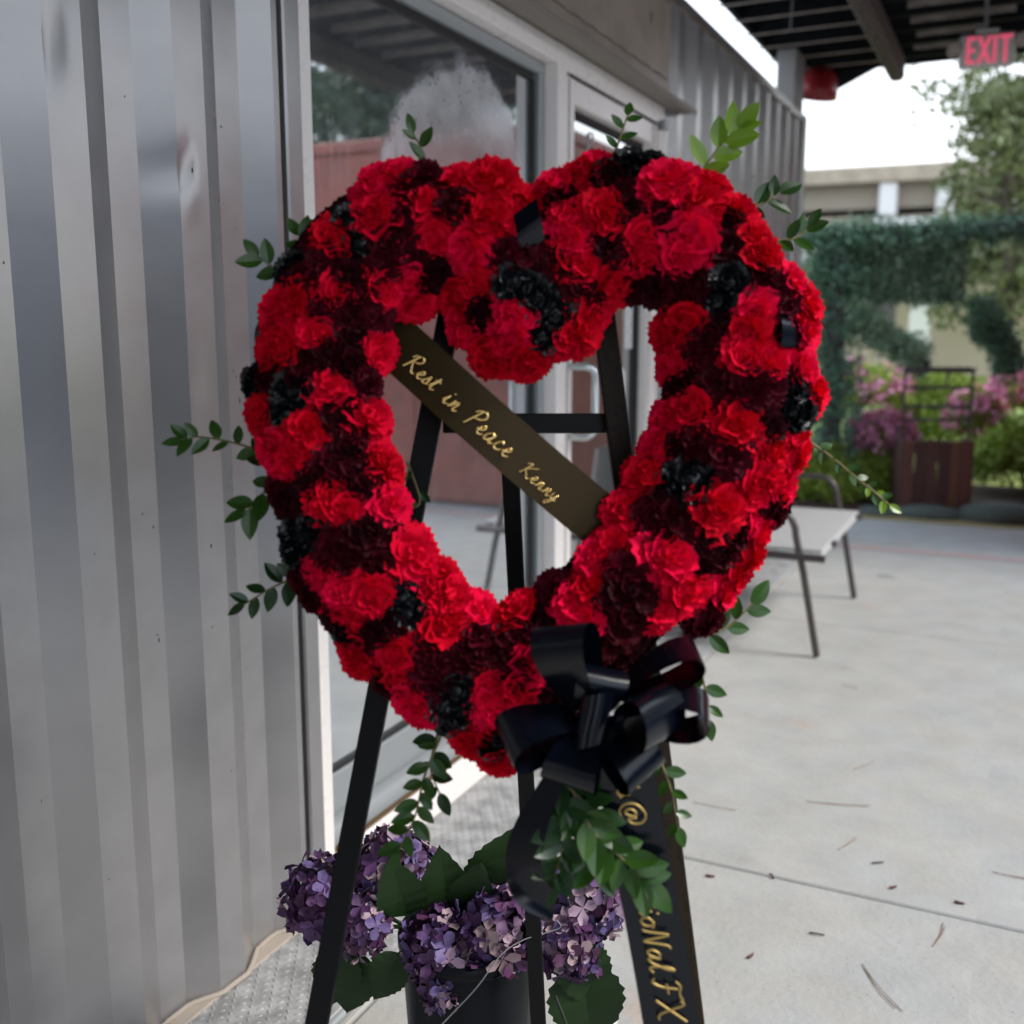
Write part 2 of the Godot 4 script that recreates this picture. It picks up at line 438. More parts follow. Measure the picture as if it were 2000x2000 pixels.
	m.vertex_color_use_as_albedo = true; m.backlight_enabled = true; m.backlight = Color(0.5, 0.3, 0.4)
	mat("bark", lin(0.10, 0.08, 0.065), 0.9)
	m = mat("grass", lin(0.26, 0.33, 0.075), 0.9)
	m.albedo_texture = noise_tex(0.05, 91, 0.6, 1.25); tri_map(m, 0.7)
	mat("dry_grass", lin(0.30, 0.25, 0.11), 0.9)
	m = mat("mulch", lin(0.055, 0.028, 0.018), 0.95)
	m.albedo_texture = noise_tex(0.08, 92, 0.4, 1.5); tri_map(m, 2.0)
	m = mat("stone", lin(0.10, 0.125, 0.11), 0.85)
	m.albedo_texture = noise_tex(0.04, 93, 0.6, 1.3); tri_map(m, 2.0)
	for k in 4:
		m = mat("plank%d" % k, [lin(0.13, 0.052, 0.04), lin(0.075, 0.03, 0.028), lin(0.10, 0.042, 0.034), lin(0.15, 0.065, 0.04)][k], 0.75)
	mat("trellis_metal", lin(0.06, 0.055, 0.055), 0.6)
	m = mat("cream_concrete", lin(0.44, 0.375, 0.285), 0.85)
	m.albedo_texture = noise_tex(0.02, 94, 0.85, 1.08); tri_map(m, 0.1)
	mat("girder_concrete", lin(0.29, 0.26, 0.205), 0.85)
	mat("white_paint", lin(0.72, 0.71, 0.69), 0.6)
	mat("cream_wall", lin(0.66, 0.58, 0.47), 0.8)
	mat("roof_grey", lin(0.42, 0.42, 0.43), 0.8)
	mat("brown_trim", lin(0.22, 0.15, 0.11), 0.8)
	mat("glass_dark", lin(0.03, 0.04, 0.05), 0.1)
	mat("needle", lin(0.30, 0.20, 0.15), 0.8)
	mat("seed", lin(0.10, 0.03, 0.028), 0.7)
	mat("twig", lin(0.06, 0.05, 0.045), 0.8)

# ---------------------------------------------------------------- container
const OUT := -1.275
const INN := -1.311
const PITCH := 0.256

func wall_x(z: float, from: float) -> float:
	# depth of the corrugation at z; from is where an outer flat starts (going away from the viewer)
	var t := fposmod(from - z, PITCH)
	if t < 0.07: return OUT
	if t < 0.14: return lerpf(OUT, INN, (t - 0.07) / 0.07)
	if t < 0.203: return INN
	return lerpf(INN, OUT, (t - 0.203) / 0.053)

func dent(z: float, y: float) -> float:
	var d := 0.0
	for k in [[-1.140, 1.655, 0.013, 0.050, 0.0045], [-1.395, 1.515, 0.015, 0.030, 0.0065], [-1.40, 1.455, 0.02, 0.022, -0.0018], [-1.40, 1.18, 0.02, 0.06, 0.001]]:
		d += k[4] * exp(-pow((z - k[0]) / k[2], 2) - pow((y - k[1]) / k[3], 2))
	return d

func corrugated(st: SurfaceTool, z0: float, z1: float, from: float, y0: float, y1: float, rows: int, dented: bool) -> void:
	var zs := [z0]
	var k := int(floor((from - z0) / PITCH)) - 1
	while true:
		var s := from - k * PITCH
		for e in [0.0, 0.0175, 0.035, 0.0525, 0.07, 0.14, 0.1715, 0.203]:
			var z: float = s - e
			if z < z0 - 0.0005 and z > z1 + 0.0005: zs.append(z)
		if s < z1: break
		k += 1
	zs.append(z1)
	for i in zs.size() - 1:
		var t := fposmod(from - (zs[i] + zs[i + 1]) / 2.0, PITCH)
		st.set_smooth_group(1 if t < 0.07 else (2 if t < 0.14 else (3 if t < 0.203 else 4)))
		for r in rows:
			var ya := lerpf(y0, y1, float(r) / rows)
			var yb := lerpf(y0, y1, float(r + 1) / rows)
			var q := []
			for c in [[zs[i], ya], [zs[i + 1], ya], [zs[i + 1], yb], [zs[i], yb]]:
				q.append(Vector3(wall_x(c[0] - 1e-6 if c[0] == zs[i] else c[0] + 1e-6, from) - (dent(c[0], c[1]) if dented else 0.0), c[1], c[0]))
			quad(st, q[0], q[1], q[2], q[3])

func build_container() -> void:
	var c := thing("shipping_container", "grey corrugated steel shipping container with a tall window and glazed door", "container")
	var near_from := -1.127
	var far_from := -4.13
	var st := mb()
	corrugated(st, 3.0, -1.655, near_from, 0.012, 2.462, 110, true)
	tag(obj("corrugated_panel", st, M["container_paint"], c), "dented corrugated wall left of the window")
	st = mb()
	corrugated(st, -4.06, -6.60, far_from, 0.012, 2.462, 1, false)
	obj("corrugated_panel", st, M["container_paint"], c)
	# seam strip and flat jamb between the corrugation and the window frame
	st = mb()
	box(st, Vector3(-1.297, 1.236, -1.664), Vector3(0.03, 2.45, 0.012), 0.002)
	obj("weld_seam", st, M["seam_dirt"], c)
	st = mb()
	box(st, Vector3(-1.292, 1.236, -1.697), Vector3(0.04, 2.45, 0.05), 0.004)
	obj("jamb_strip", st, M["container_paint"], c)
	# plain panel over window and door, the rail above, the roof and the end
	st = mb()
	box(st, Vector3(-1.315, 2.285, -2.89), Vector3(0.05, 0.354, 2.34), 0.003)
	obj("header_panel", st, M["wall_panel_paint"], c)
	st = mb()
	box(st, Vector3(-1.2895, 2.158, -2.93), Vector3(0.006, 0.05, 2.26), 0.002)
	obj("header_trim", st, M["wall_panel_paint"], c)
	st = mb()
	for k in 60:
		var z := -1.9 - 2.15 * k / 60.0
		box(st, Vector3(-1.2875, 2.186 + 0.003 * sin(k * 1.7), z), Vector3(0.006, rng.randf_range(0.002, 0.006), 0.037), 0.001)
	tag(obj("weld_bead", st, M["ledge_metal"], c), "", "", "", "stuff")
	st = mb()
	for k in 26:
		var z := rng.randf_range(-3.4, -1.9)
		box(st, Vector3(-1.284, 2.132, z), Vector3(0.006, rng.randf_range(0.004, 0.012), rng.randf_range(0.01, 0.05)), 0.001)
	tag(obj("moss_streak", st, M["moss"], c), "", "", "", "stuff")
	st = mb()
	box(st, Vector3(-1.297, 2.488, -1.80), Vector3(0.054, 0.052, 9.62), 0.004)
	obj("top_rail", st, M["container_paint"], c)
	st = mb()
	for k in 34:
		var z := -6.5 + 0.075 * k + rng.randf_range(-0.02, 0.02)
		box(st, Vector3(-1.2685, 2.466 + rng.randf_range(-0.003, 0.004), z), Vector3(0.006, rng.randf_range(0.004, 0.012), rng.randf_range(0.02, 0.07)), 0.001)
	tag(obj("rust_flake", st, M["rust"], c), "", "", "", "stuff")
	st = mb()
	box(st, Vector3(-2.50, 2.488, -1.80), Vector3(2.335, 0.03, 9.6), 0.004)
	obj("roof", st, M["container_paint"], c)
	st = mb()
	box(st, Vector3(-2.50, 1.24, -6.64), Vector3(2.33, 2.45, 0.06), 0.004)
	obj("end_wall", st, M["container_paint"], c)
	st = mb()
	box(st, Vector3(-3.69, 1.24, -1.80), Vector3(0.05, 2.45, 9.6), 0.004)
	obj("back_wall", st, M["container_paint"], c)
	st = mb()
	box(st, Vector3(-2.50, 1.24, 3.03), Vector3(2.33, 2.45, 0.05), 0.004)
	obj("end_wall", st, M["container_paint"], c)
	st = mb()
	box(st, Vector3(-1.305, 1.257, -6.645), Vector3(0.09, 2.51, 0.09), 0.006)
	obj("corner_post", st, M["container_paint"], c)
	st = mb()
	box(st, Vector3(-1.27, 1.72, -6.45), Vector3(0.012, 0.16, 0.03), 0.003)
	obj("lock_plate", st, M["frame_paint"], c)
	# drip ledge
	st = mb()
	box(st, Vector3(-1.262, 2.098, -2.95), Vector3(0.085, 0.012, 2.52), 0.002)
	box(st, Vector3(-1.222, 2.088, -2.95), Vector3(0.004, 0.014, 2.52), 0.001)
	obj("drip_ledge", st, M["ledge_metal"], c)
	# filler and caulk along the foot of the wall
	st = mb()
	box(st, Vector3(-1.297, 0.008, -0.4), Vector3(0.05, 0.020, 2.66), 0.003)
	obj("base_flashing", st, M["filler"], c)
	st = mb()
	var pts := []
	var z := 0.2
	while z > -1.66:
		pts.append(Vector3(wall_x(z, near_from) + 0.006 + 0.002 * sin(z * 37.0), 0.020, z))
		z -= 0.0125
	tube(st, pts, 0.0055, 6)
	obj("caulk_bead", st, M["filler"], c)
	st = mb()
	for k in 46:                                       # chips and rust specks
		var zz := rng.randf_range(-1.62, -0.95)
		var s := rng.randf_range(0.0012, 0.0032)
		var t := fposmod(near_from - zz, PITCH)
		if t > 0.07 and (t < 0.145 or t > 0.2): continue
		var yy := rng.randf_range(0.1, 1.75)
		box(st, Vector3(wall_x(zz, near_from) - dent(zz, yy), yy, zz), Vector3(0.0012, s * rng.randf_range(0.8, 3.0), s), 0.0003)
	tag(obj("paint_chip", st, M["seam_dirt"], c), "", "", "", "stuff")
	st = mb()
	box(st, Vector3(-1.2895, 2.36, -3.83), Vector3(0.003, 0.035, 0.007), 0.001)
	obj("paint_chip", st, M["seam_dirt"], c)
	build_window(c)
	build_door(c)

func build_window(c: Node3D) -> void:
	var w := Node3D.new(); w.name = "window"; c.add_child(w)
	var st := mb()
	box(st, Vector3(-1.335, 1.05, -1.757), Vector3(0.075, 2.08, 0.066), 0.003)
	box(st, Vector3(-1.335, 2.062, -2.40), Vector3(0.073, 0.056, 1.22), 0.003)
	box(st, Vector3(-1.335, 1.05, -3.046), Vector3(0.077, 2.08, 0.066), 0.003)
	box(st, Vector3(-1.3365, 0.058, -2.40), Vector3(0.073, 0.072, 1.22), 0.003)
	obj("frame", st, M["frame_paint"], w)
	st = mb()
	box(st, Vector3(-1.325, 0.016, -2.40), Vector3(0.066, 0.006, 1.22), 0.002)
	box(st, Vector3(-1.322, 0.006, -2.40), Vector3(0.066, 0.008, 1.22), 0.002)
	obj("track", st, M["frame_paint"], w)
	# inner sill: a rounded grey extrusion that rises to the glass
	st = mb()
	tube(st, [Vector3(-1.335, 0.128, -1.79), Vector3(-1.335, 0.128, -3.013)], 0.032, 14)
	box(st, Vector3(-1.358, 0.19, -2.40), Vector3(0.02, 0.12, 1.22), 0.004)
	obj("sill", st, M["grey_metal"], w)
	st = mb()
	box(st, Vector3(-1.333, 0.094, -2.40), Vector3(0.05, 0.004, 1.22), 0.001)
	obj("rust_line", st, M["rust"], w)
	st = mb()
	box(st, Vector3(-1.355, 2.016, -2.405), Vector3(0.03, 0.036, 1.22), 0.003)
	box(st, Vector3(-1.355, 1.125, -2.995), Vector3(0.03, 1.75, 0.036), 0.003)
	obj("stop_bead", st, M["grey_metal"], w)
	st = mb()
	box(st, Vector3(-1.362, 1.988, -2.38), Vector3(0.012, 0.02, 1.17), 0.002)
	box(st, Vector3(-1.362, 1.12, -2.966), Vector3(0.012, 1.72, 0.02), 0.002)
	box(st, Vector3(-1.362, 0.255, -2.38), Vector3(0.012, 0.012, 1.17), 0.002)
	obj("gasket", st, M["gasket"], w)
	st = mb()
	var a := [Vector3(-1.366, 0.25, -1.79), Vector3(-1.366, 0.25, -2.97), Vector3(-1.366, 1.99, -2.97), Vector3(-1.366, 1.99, -1.79)]
	var uv := [Vector2(0, 1), Vector2(1, 1), Vector2(1, 0), Vector2(0, 0)]
	for k in [0, 2, 1, 0, 3, 2]:
		st.set_uv(uv[k]); st.add_vertex(a[k])
	obj("pane", st, M["window_film"], w)
	st = mb()
	box(st, Vector3(-1.40, 1.12, -2.38), Vector3(0.05, 1.80, 1.22), 0.0)
	obj("blind", st, M["gasket"], w)

func build_door(c: Node3D) -> void:
	# outer frame
	var st := mb()
	box(st, Vector3(-1.335, 2.056, -3.56), Vector3(0.074, 0.068, 0.96), 0.003)
	box(st, Vector3(-1.335, 1.03, -4.03), Vector3(0.060, 1.98, 0.03), 0.003)
	obj("door_frame", st, M["frame_paint"], c)
	st = mb()
	box(st, Vector3(-1.340, 1.03, -4.053), Vector3(0.050, 1.98, 0.014), 0.002)
	obj("door_gap", st, M["gasket"], c)
	var d := Node3D.new(); d.name = "door"; c.add_child(d)
	st = mb()
	box(st, Vector3(-1.331, 1.025, -3.120), Vector3(0.062, 1.975, 0.058), 0.003)
	box(st, Vector3(-1.331, 1.025, -3.945), Vector3(0.062, 1.975, 0.082), 0.003)
	box(st, Vector3(-1.3315, 1.9765, -3.5265), Vector3(0.060, 0.072, 0.753), 0.003)
	box(st, Vector3(-1.3315, 0.115, -3.5265), Vector3(0.060, 0.16, 0.753), 0.003)
	obj("leaf_frame", st, M["frame_paint"], d)
	st = mb()
	for z in [-3.102, -3.915]: box(st, Vector3(-1.2995, 1.025, z), Vector3(0.002, 1.96, 0.004), 0.0)
	box(st, Vector3(-1.2985, 2.016, -3.53), Vector3(0.003, 0.007, 0.85), 0.0)
	obj("groove", st, M["gasket"], d)
	st = mb()
	box(st, Vector3(-1.345, 1.932, -3.5265), Vector3(0.02, 0.018, 0.752), 0.002)
	box(st, Vector3(-1.345, 1.06, -3.889), Vector3(0.02, 1.73, 0.024), 0.002)
	obj("gasket", st, M["gasket"], d)
	st = mb()
	box(st, Vector3(-1.357, 1.07, -3.52), Vector3(0.012, 1.76, 0.745), 0.0)
	obj("pane", st, M["door_film"], d)
	# pull handle
	st = mb()
	var p := [Vector3(-1.298, 1.14, -3.125), Vector3(-1.255, 1.14, -3.125)]
	var arc := []
	arc.append(p[0])
	for k in 7:
		var t := PI / 2 * k / 6.0
		arc.append(Vector3(-1.25 + 0.03 * sin(t), 1.11 + 0.03 * cos(t), -3.128 - 0.02 * sin(t)))
	for k in 7:
		var t := PI / 2 * k / 6.0
		arc.append(Vector3(-1.25 + 0.03 * cos(t), 0.945 - 0.03 * sin(t), -3.148 + 0.02 * sin(t)))
	arc.append(Vector3(-1.298, 0.915, -3.125))
	tube(st, arc, 0.0125, 12)
	obj("handle", st, M["handle_metal"], d)
	st = mb()
	tube(st, [Vector3(-1.2995, 0.79, -3.13), Vector3(-1.293, 0.79, -3.13)], 0.014, 14)
	obj("lock_cylinder", st, M["handle_metal"], d)
	# hinge
	var h := Node3D.new(); h.name = "hinge"; d.add_child(h)
	st = mb()
	tube(st, [Vector3(-1.283, 2.035, -3.985), Vector3(-1.283, 2.000, -3.985)], 0.017, 12)
	obj("upper_knuckle", st, M["grey_metal"], h)
	st = mb()
	tube(st, [Vector3(-1.283, 1.992, -3.985), Vector3(-1.283, 1.905, -3.985)], 0.017, 12)
	box(st, Vector3(-1.292, 1.95, -3.965), Vector3(0.02, 0.085, 0.04), 0.003)
	obj("lower_knuckle", st, M["frame_paint"], h)
	# papers on the inside of the glass and faint writing
	st = mb()
	box(st, Vector3(-1.3505, 1.31, -3.825), Vector3(0.001, 0.25, 0.075), 0.0)
	var card := obj("paper_card", st, M["paper"], d)
	st = mb()
	var zig := []
	for k in 9: zig.append(Vector3(-1.3495, 1.425 - 0.029 * k, -3.815 - 0.026 * (k % 2)))
	tube(st, zig, 0.0012, 4)
	obj("zigzag_line", st, M["ink"], card)
	st = mb()
	var round := []
	for k in 20:
		var a := TAU * k / 20
		var q := pow(pow(absf(cos(a)), 4) + pow(absf(sin(a)), 4), -0.25)
		round.append(Vector3(-1.3503, 1.055 + 0.062 * q * sin(a) * (1.0 + 0.05 * sin(5 * a)), -3.72 - 0.075 * q * cos(a)))
	for k in range(1, 19): tri(st, round[0], round[k], round[k + 1])
	obj("paper_notice", st, M["paper"], d)
	st = mb()
	lettering(st, "R", Transform3D(Basis(Vector3(0, 0, -1), Vector3.UP, Vector3(1, 0, 0)), Vector3(-1.3495, 1.81, -3.36)), 0.09, 0.0022)
	lettering(st, "ds", Transform3D(Basis(Vector3(0, 0, -1), Vector3.UP, Vector3(1, 0, 0)), Vector3(-1.3495, 1.83, -3.50)), 0.05, 0.0018)
	obj("window_writing", st, M["faint_ink"], d)

# ---------------------------------------------------------------- lettering
func lettering(st: SurfaceTool, text: String, at: Transform3D, em: float, r: float, gap := 0.06, slant := 0.22) -> float:
	var x := 0.0
	for ch in text:
		if ch == " ":
			x += 0.42
			continue
		var widest := 0.0
		for stroke in (GLYPHS[ch] as String).split("|"):
			var pts := []
			for pair in stroke.split(" "):
				var xy := pair.split(",")
				var px := float(xy[0])
				var py := float(xy[1])
				widest = maxf(widest, px)
				pts.append(at * Vector3((x + px + slant * py) * em, py * em, 0))
			tube(st, curve(pts, 5), r, 5, -1.0, 0.55)
		x += widest + gap
	return x * em

# ---------------------------------------------------------------- flowers and leaves
func carnation(seed_: int) -> ArrayMesh:
	# a head of unit radius that opens towards +z: whorls of ruffled, fringed petals
	var r := RandomNumberGenerator.new()
	r.seed = seed_
	var st := mb()
	var whorls := [[3, 12.0, 0.95], [5, 31.0, 0.99], [6, 49.0, 1.0], [7, 66.0, 1.0], [8, 84.0, 0.97], [8, 100.0, 0.9]]
	var g := 1
	for wl in whorls:
		var count: int = wl[0]
		var off := r.randf() * TAU
		for j in count:
			var phi := off + TAU * (j + r.randf_range(-0.25, 0.25)) / count
			var th := deg_to_rad(wl[1] + r.randf_range(-7, 7))
			var half := minf(TAU / count * 0.72, 1.2)
			var kf := r.randf_range(3.6, 5.6)
			var ph := r.randf() * TAU
			var tone := r.randf_range(0.82, 1.12)
			var rad: float = wl[2] * r.randf_range(0.9, 1.04)
			var nu := 12
			var grid := []
			for i in 4:
				var s := [0.52, 0.74, 0.9, 1.0][i] as float
				var row := []
				for k in nu + 1:
					var t := -1.0 + 2.0 * k / nu
					var ruf := sin(kf * t + ph) * 0.15 * s * s + sin(2.3 * kf * t + ph * 2.0) * 0.06 * s * s
					var tt := th * (0.55 + 0.45 * s) + ruf + 0.10 * (s - 0.6)
					var rr := rad * s * (1.0 - 0.16 * t * t * s)
					if i == 3: rr += rad * (0.05 if k % 2 == 0 else -0.04)
					var pp := phi + half * t * (0.55 + 0.45 * s) / maxf(sin(clampf(tt, 0.5, 1.6)), 0.5)
					row.append(Vector3(sin(tt) * cos(pp), sin(tt) * sin(pp), cos(tt) * 0.92) * rr)
				grid.append(row)
			st.set_smooth_group(g)
			g = g % 30 + 1
			for i in 3:
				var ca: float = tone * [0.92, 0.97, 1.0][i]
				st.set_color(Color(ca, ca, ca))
				for k in nu: quad(st, grid[i][k], grid[i][k + 1], grid[i + 1][k + 1], grid[i + 1][k])
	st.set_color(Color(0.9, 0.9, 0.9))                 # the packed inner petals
	var core := []
	for i in 7:
		var a := PI * 0.62 * i / 6.0
		core.append(Vector2(sin(a) * 0.70, cos(a) * 0.66))
	st.set_smooth_group(31)
	for i in 6:
		for k in 12:
			var a := TAU * k / 12
			var b := TAU * (k + 1) / 12
			quad(st, Vector3(core[i].x * cos(a), core[i].x * sin(a), core[i].y), Vector3(core[i + 1].x * cos(a), core[i + 1].x * sin(a), core[i + 1].y), Vector3(core[i + 1].x * cos(b), core[i + 1].x * sin(b), core[i + 1].y), Vector3(core[i].x * cos(b), core[i].x * sin(b), core[i].y))
	return done(st)

func leaf_mesh(bend: float, fold: float, shape: int) -> ArrayMesh:
	# a leaf of unit length along +y, face towards +z
	var st := mb()
	var n := 8 if shape == 0 else 18
	var rows := []
	for i in n + 1:
		var t := float(i) / n
		var w := 0.0
		if shape == 0: w = 0.27 * pow(sin(PI * pow(t, 0.85)), 0.8)
		else: w = 0.38 * pow(sin(PI * pow(t, 0.72)), 0.9)
		if i == n: w = 0.0
		var z := bend * t * t
		var row := []
		for s in [-1.0, -0.5, 0.0, 0.5, 1.0]:
			var jag := 1.0
			if shape == 1 and absf(s) == 1.0: jag = 1.0 + (0.05 if i % 2 == 0 else -0.04)
			row.append(Vector3(w * s * jag, t - 0.03 * absf(s) * (1.0 if shape else 0.0), z + fold * w * absf(s) + ((0.016 * sin(i * 2.1 - absf(s) * 4.0) * absf(s) + 0.02 * sin(t * 5.0)) if shape else 0.0)))
		rows.append(row)
	st.set_smooth_group(1)
	for i in n:
		for k in 4:
			st.set_smooth_group(1 if k < 2 else 2)
			quad(st, rows[i][k], rows[i][k + 1], rows[i + 1][k + 1], rows[i + 1][k])
	return done(st)

var leaves := []
var stems := 0

func sprig(parent: Node3D, pts: Array, count: int, size: float, tone: int, start := 0.15, face := Vector3(0, 0.2, 1)) -> void:
	# a twig with leaves in pairs; pts in millimetres in the wreath's own axes
	var s := Node3D.new(); s.name = "leaf_sprig"; parent.add_child(s, true)
	var c := []
	for p in pts: c.append((p as Vector3) / 1000.0)
	var line := curve(c, 8) if c.size() > 2 else curve([c[0], (c[0] + c[1]) / 2.0, c[1]], 8)
	var st := mb()
	tube(st, line, 0.0016, 6, 0.0008)
	obj("stem", st, M["stem"], s)
	for k in count:
		var t := lerpf(start, 1.0, float(k) / maxi(count - 1, 1))
		var i := clampi(int(t * (line.size() - 1)), 0, line.size() - 2)
		var at: Vector3 = line[i]
		var dir: Vector3 = (line[i + 1] - line[i]).normalized()
		var side := dir.cross(face.normalized()).normalized() * (1.0 if k % 2 == 0 else -1.0)
		var open := rng.randf_range(0.6, 1.15) if k < count - 1 else 0.1
		var y := (dir * cos(open) + side * sin(open) + face * rng.randf_range(-0.15, 0.4)).normalized()
		var z := (face + Vector3(rng.randf_range(-0.5, 0.5), rng.randf_range(-0.2, 0.5), 0)).normalized()
		var x := y.cross(z).normalized()
		z = x.cross(y)
		var l := size / 1000.0 * rng.randf_range(0.78, 1.12)
		put("leaf", leaves[rng.randi() % 3], M["leaf%d" % tone], s, Transform3D(Basis(x, y, z).scaled_local(Vector3(l, l, l)), at))

func heart_place(u: float, v: float) -> Array:
	# (height of the dome, direction it faces) of the padded heart at a point of its plane, in metres
	var p := Vector2(u, v)
	var best := 9.0
	var q := p
	for k in range(0, HEART_PATH.size() - 2, 2):
		var a := Vector2(HEART_PATH[k], HEART_PATH[k + 1]) / 1000.0
		var b := Vector2(HEART_PATH[k + 2], HEART_PATH[k + 3]) / 1000.0
		var t := clampf((p - a).dot(b - a) / (b - a).length_squared(), 0, 1)
		var d := p.distance_to(a + (b - a) * t)
		if d < best:
			best = d
			q = a + (b - a) * t
	var t2 := minf(best / 0.078, 1.15)
	var ang := minf(t2, 1.0) * 1.25
	var o := (p - q).normalized() if best > 0.002 else Vector2.ZERO
	return [0.055 * cos(ang), Vector3(o.x * sin(ang), o.y * sin(ang), cos(ang)).normalized()]

func build_wreath(frame: Transform3D) -> void:
	var w := thing("heart_wreath", "heart wreath of red, burgundy and black carnations with black bow and lettered sash", "wreath", frame)
	# foam heart that carries the flowers
	var st := mb()
	var path := []
	for k in range(0, HEART_PATH.size(), 2): path.append(Vector3(HEART_PATH[k] / 1000.0, HEART_PATH[k + 1] / 1000.0, -0.008))
	tube(st, curve(path, 5), 0.052, 12, -1.0, 1.0)
	obj("foam_base", st, M["floral_foam"], w)
	var heads := []
	for k in 6: heads.append(carnation(100 + k))
	var n := 0
	for set_ in [[RED_HEADS, "red_petal"], [WINE_HEADS, "wine_petal"], [BLACK_HEADS, "black_petal"]]:
		var l: Array = set_[0]
		for k in range(0, l.size(), 3):
			var u: float = l[k] / 1000.0
			var v: float = l[k + 1] / 1000.0
			var r: float = l[k + 2] / 1000.0 * (1.62 if set_[1] == "wine_petal" else (1.95 if set_[1] == "red_petal" else 1.55))
			var h := heart_place(u, v)
			var d: Vector3 = h[1]
			d = (d + Vector3(rng.randf_range(-0.22, 0.22), rng.randf_range(-0.2, 0.25), 0.15)).normalized()
			var x := d.cross(Vector3(sin(n * 1.3), cos(n * 1.3), 0.1)).normalized()
			var at := Vector3(u, v, h[0]) - d * r * 0.28
			if set_[1] == "red_petal": at -= d * 0.002
			var b := Basis(x, d.cross(x), d).scaled_local(Vector3(r, r, r * 0.95))
			var m: String = set_[1]
			if m != "black_petal": m += str(rng.randi() % 3)
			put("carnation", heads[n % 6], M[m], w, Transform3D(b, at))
			n += 1
	# further heads low on the flanks and round the back, seen only in the gaps
	var mm := MultiMesh.new()
	mm.transform_format = MultiMesh.TRANSFORM_3D
	mm.mesh = heads[2]
	var spots := []
	var fine := curve(path, 5)
	for i in range(0, fine.size() - 1, 1):
		var t: Vector3 = (fine[i + 1] - fine[i]).normalized()
		for a in [-1.35, -0.75, 0.0, 0.75, 1.35]:
			var nn: Vector3 = (t.cross(Vector3.BACK) * sin(a) + Vector3.BACK * cos(a)).normalized()
			spots.append([fine[i] + nn * 0.040, nn])
	mm.instance_count = spots.size()
	for i in spots.size():
		var d: Vector3 = spots[i][1]
		var x := d.cross(Vector3(sin(i), cos(i), 0.2)).normalized()
		mm.set_instance_transform(i, Transform3D(Basis(x, d.cross(x), d).scaled_local(Vector3.ONE * 0.031), spots[i][0]))
	var mi := MultiMeshInstance3D.new()
	mi.name = "inner_carnations"
	mi.multimesh = mm
	mi.material_override = M["wine_petal1"]
	mi.set_meta("kind", "stuff")
	w.add_child(mi)
	build_sash(w)
	build_bow(w)
	build_sprigs(w)

func build_sash(w: Node3D) -> void:
	var a := Vector3(-0.177, 0.170, 0.004)
	var b := Vector3(0.118, -0.087, 0.006)
	var dir := (b - a).normalized()
	var up := Vector3(-dir.y, dir.x, 0).normalized() * -1.0
	if up.y < 0: up = -up
	var pts := []
	var wide := []
	for k in 21:
		var t := k / 20.0
		var sag := 0.010 * sin(PI * t)
		pts.append(a.lerp(b, t) + Vector3(0, 0, sag) - up * 0.004 * sin(PI * t))
		wide.append((up + Vector3(0, 0, 0.05 * sin(t * 7.0 + 1.0))) * 0.0285)
	var st := mb()
	band(st, pts, wide, 0.0008)
	var s := obj("sash_ribbon", st, M["brown_satin"], w)
	tag(s, "brown satin sash with gold lettering across the heart opening")
	st = mb()
	var zax := dir.cross(up).normalized()
	if zax.z < 0: zax = -zax
	for part in [["Rest", 0.0604, 0.0150, 0.0190, 0.0014], ["in", 0.116, 0.0165, 0.0205, 0.0015], ["Peace", 0.1487, 0.0175, 0.0212, 0.0015], ["Kenny", 0.227, 0.0195, 0.0160, 0.0010]]:
		var along: float = part[1]
		var f := clampi(int(along / a.distance_to(b) * 20.0) + 1, 0, 19)
		var z0: float = maxf(pts[f].z, pts[f + 1].z) + 0.0042 - a.z
		lettering(st, part[0], Transform3D(Basis(dir, up, zax), a + dir * along - up * (part[2] as float) + zax * z0), part[3], part[4])
	obj("lettering", st, M["gold_foil"], s)

func loop_pts(base: Vector3, d: Vector3, out: Vector3, length: float, fat: float) -> Array:
	# a teardrop of ribbon that leaves the knot along d, rises towards out and comes back
	var p := []
	for k in 25:
		var t := k / 24.0
		var a := PI * (t * 2.0 - 1.0)
		var along := length * (0.5 + 0.5 * cos(a))
		var high := fat * sin(a) * (0.35 + 0.65 * (0.5 + 0.5 * cos(a)))
		p.append(base + d * along - out * high)
	return p

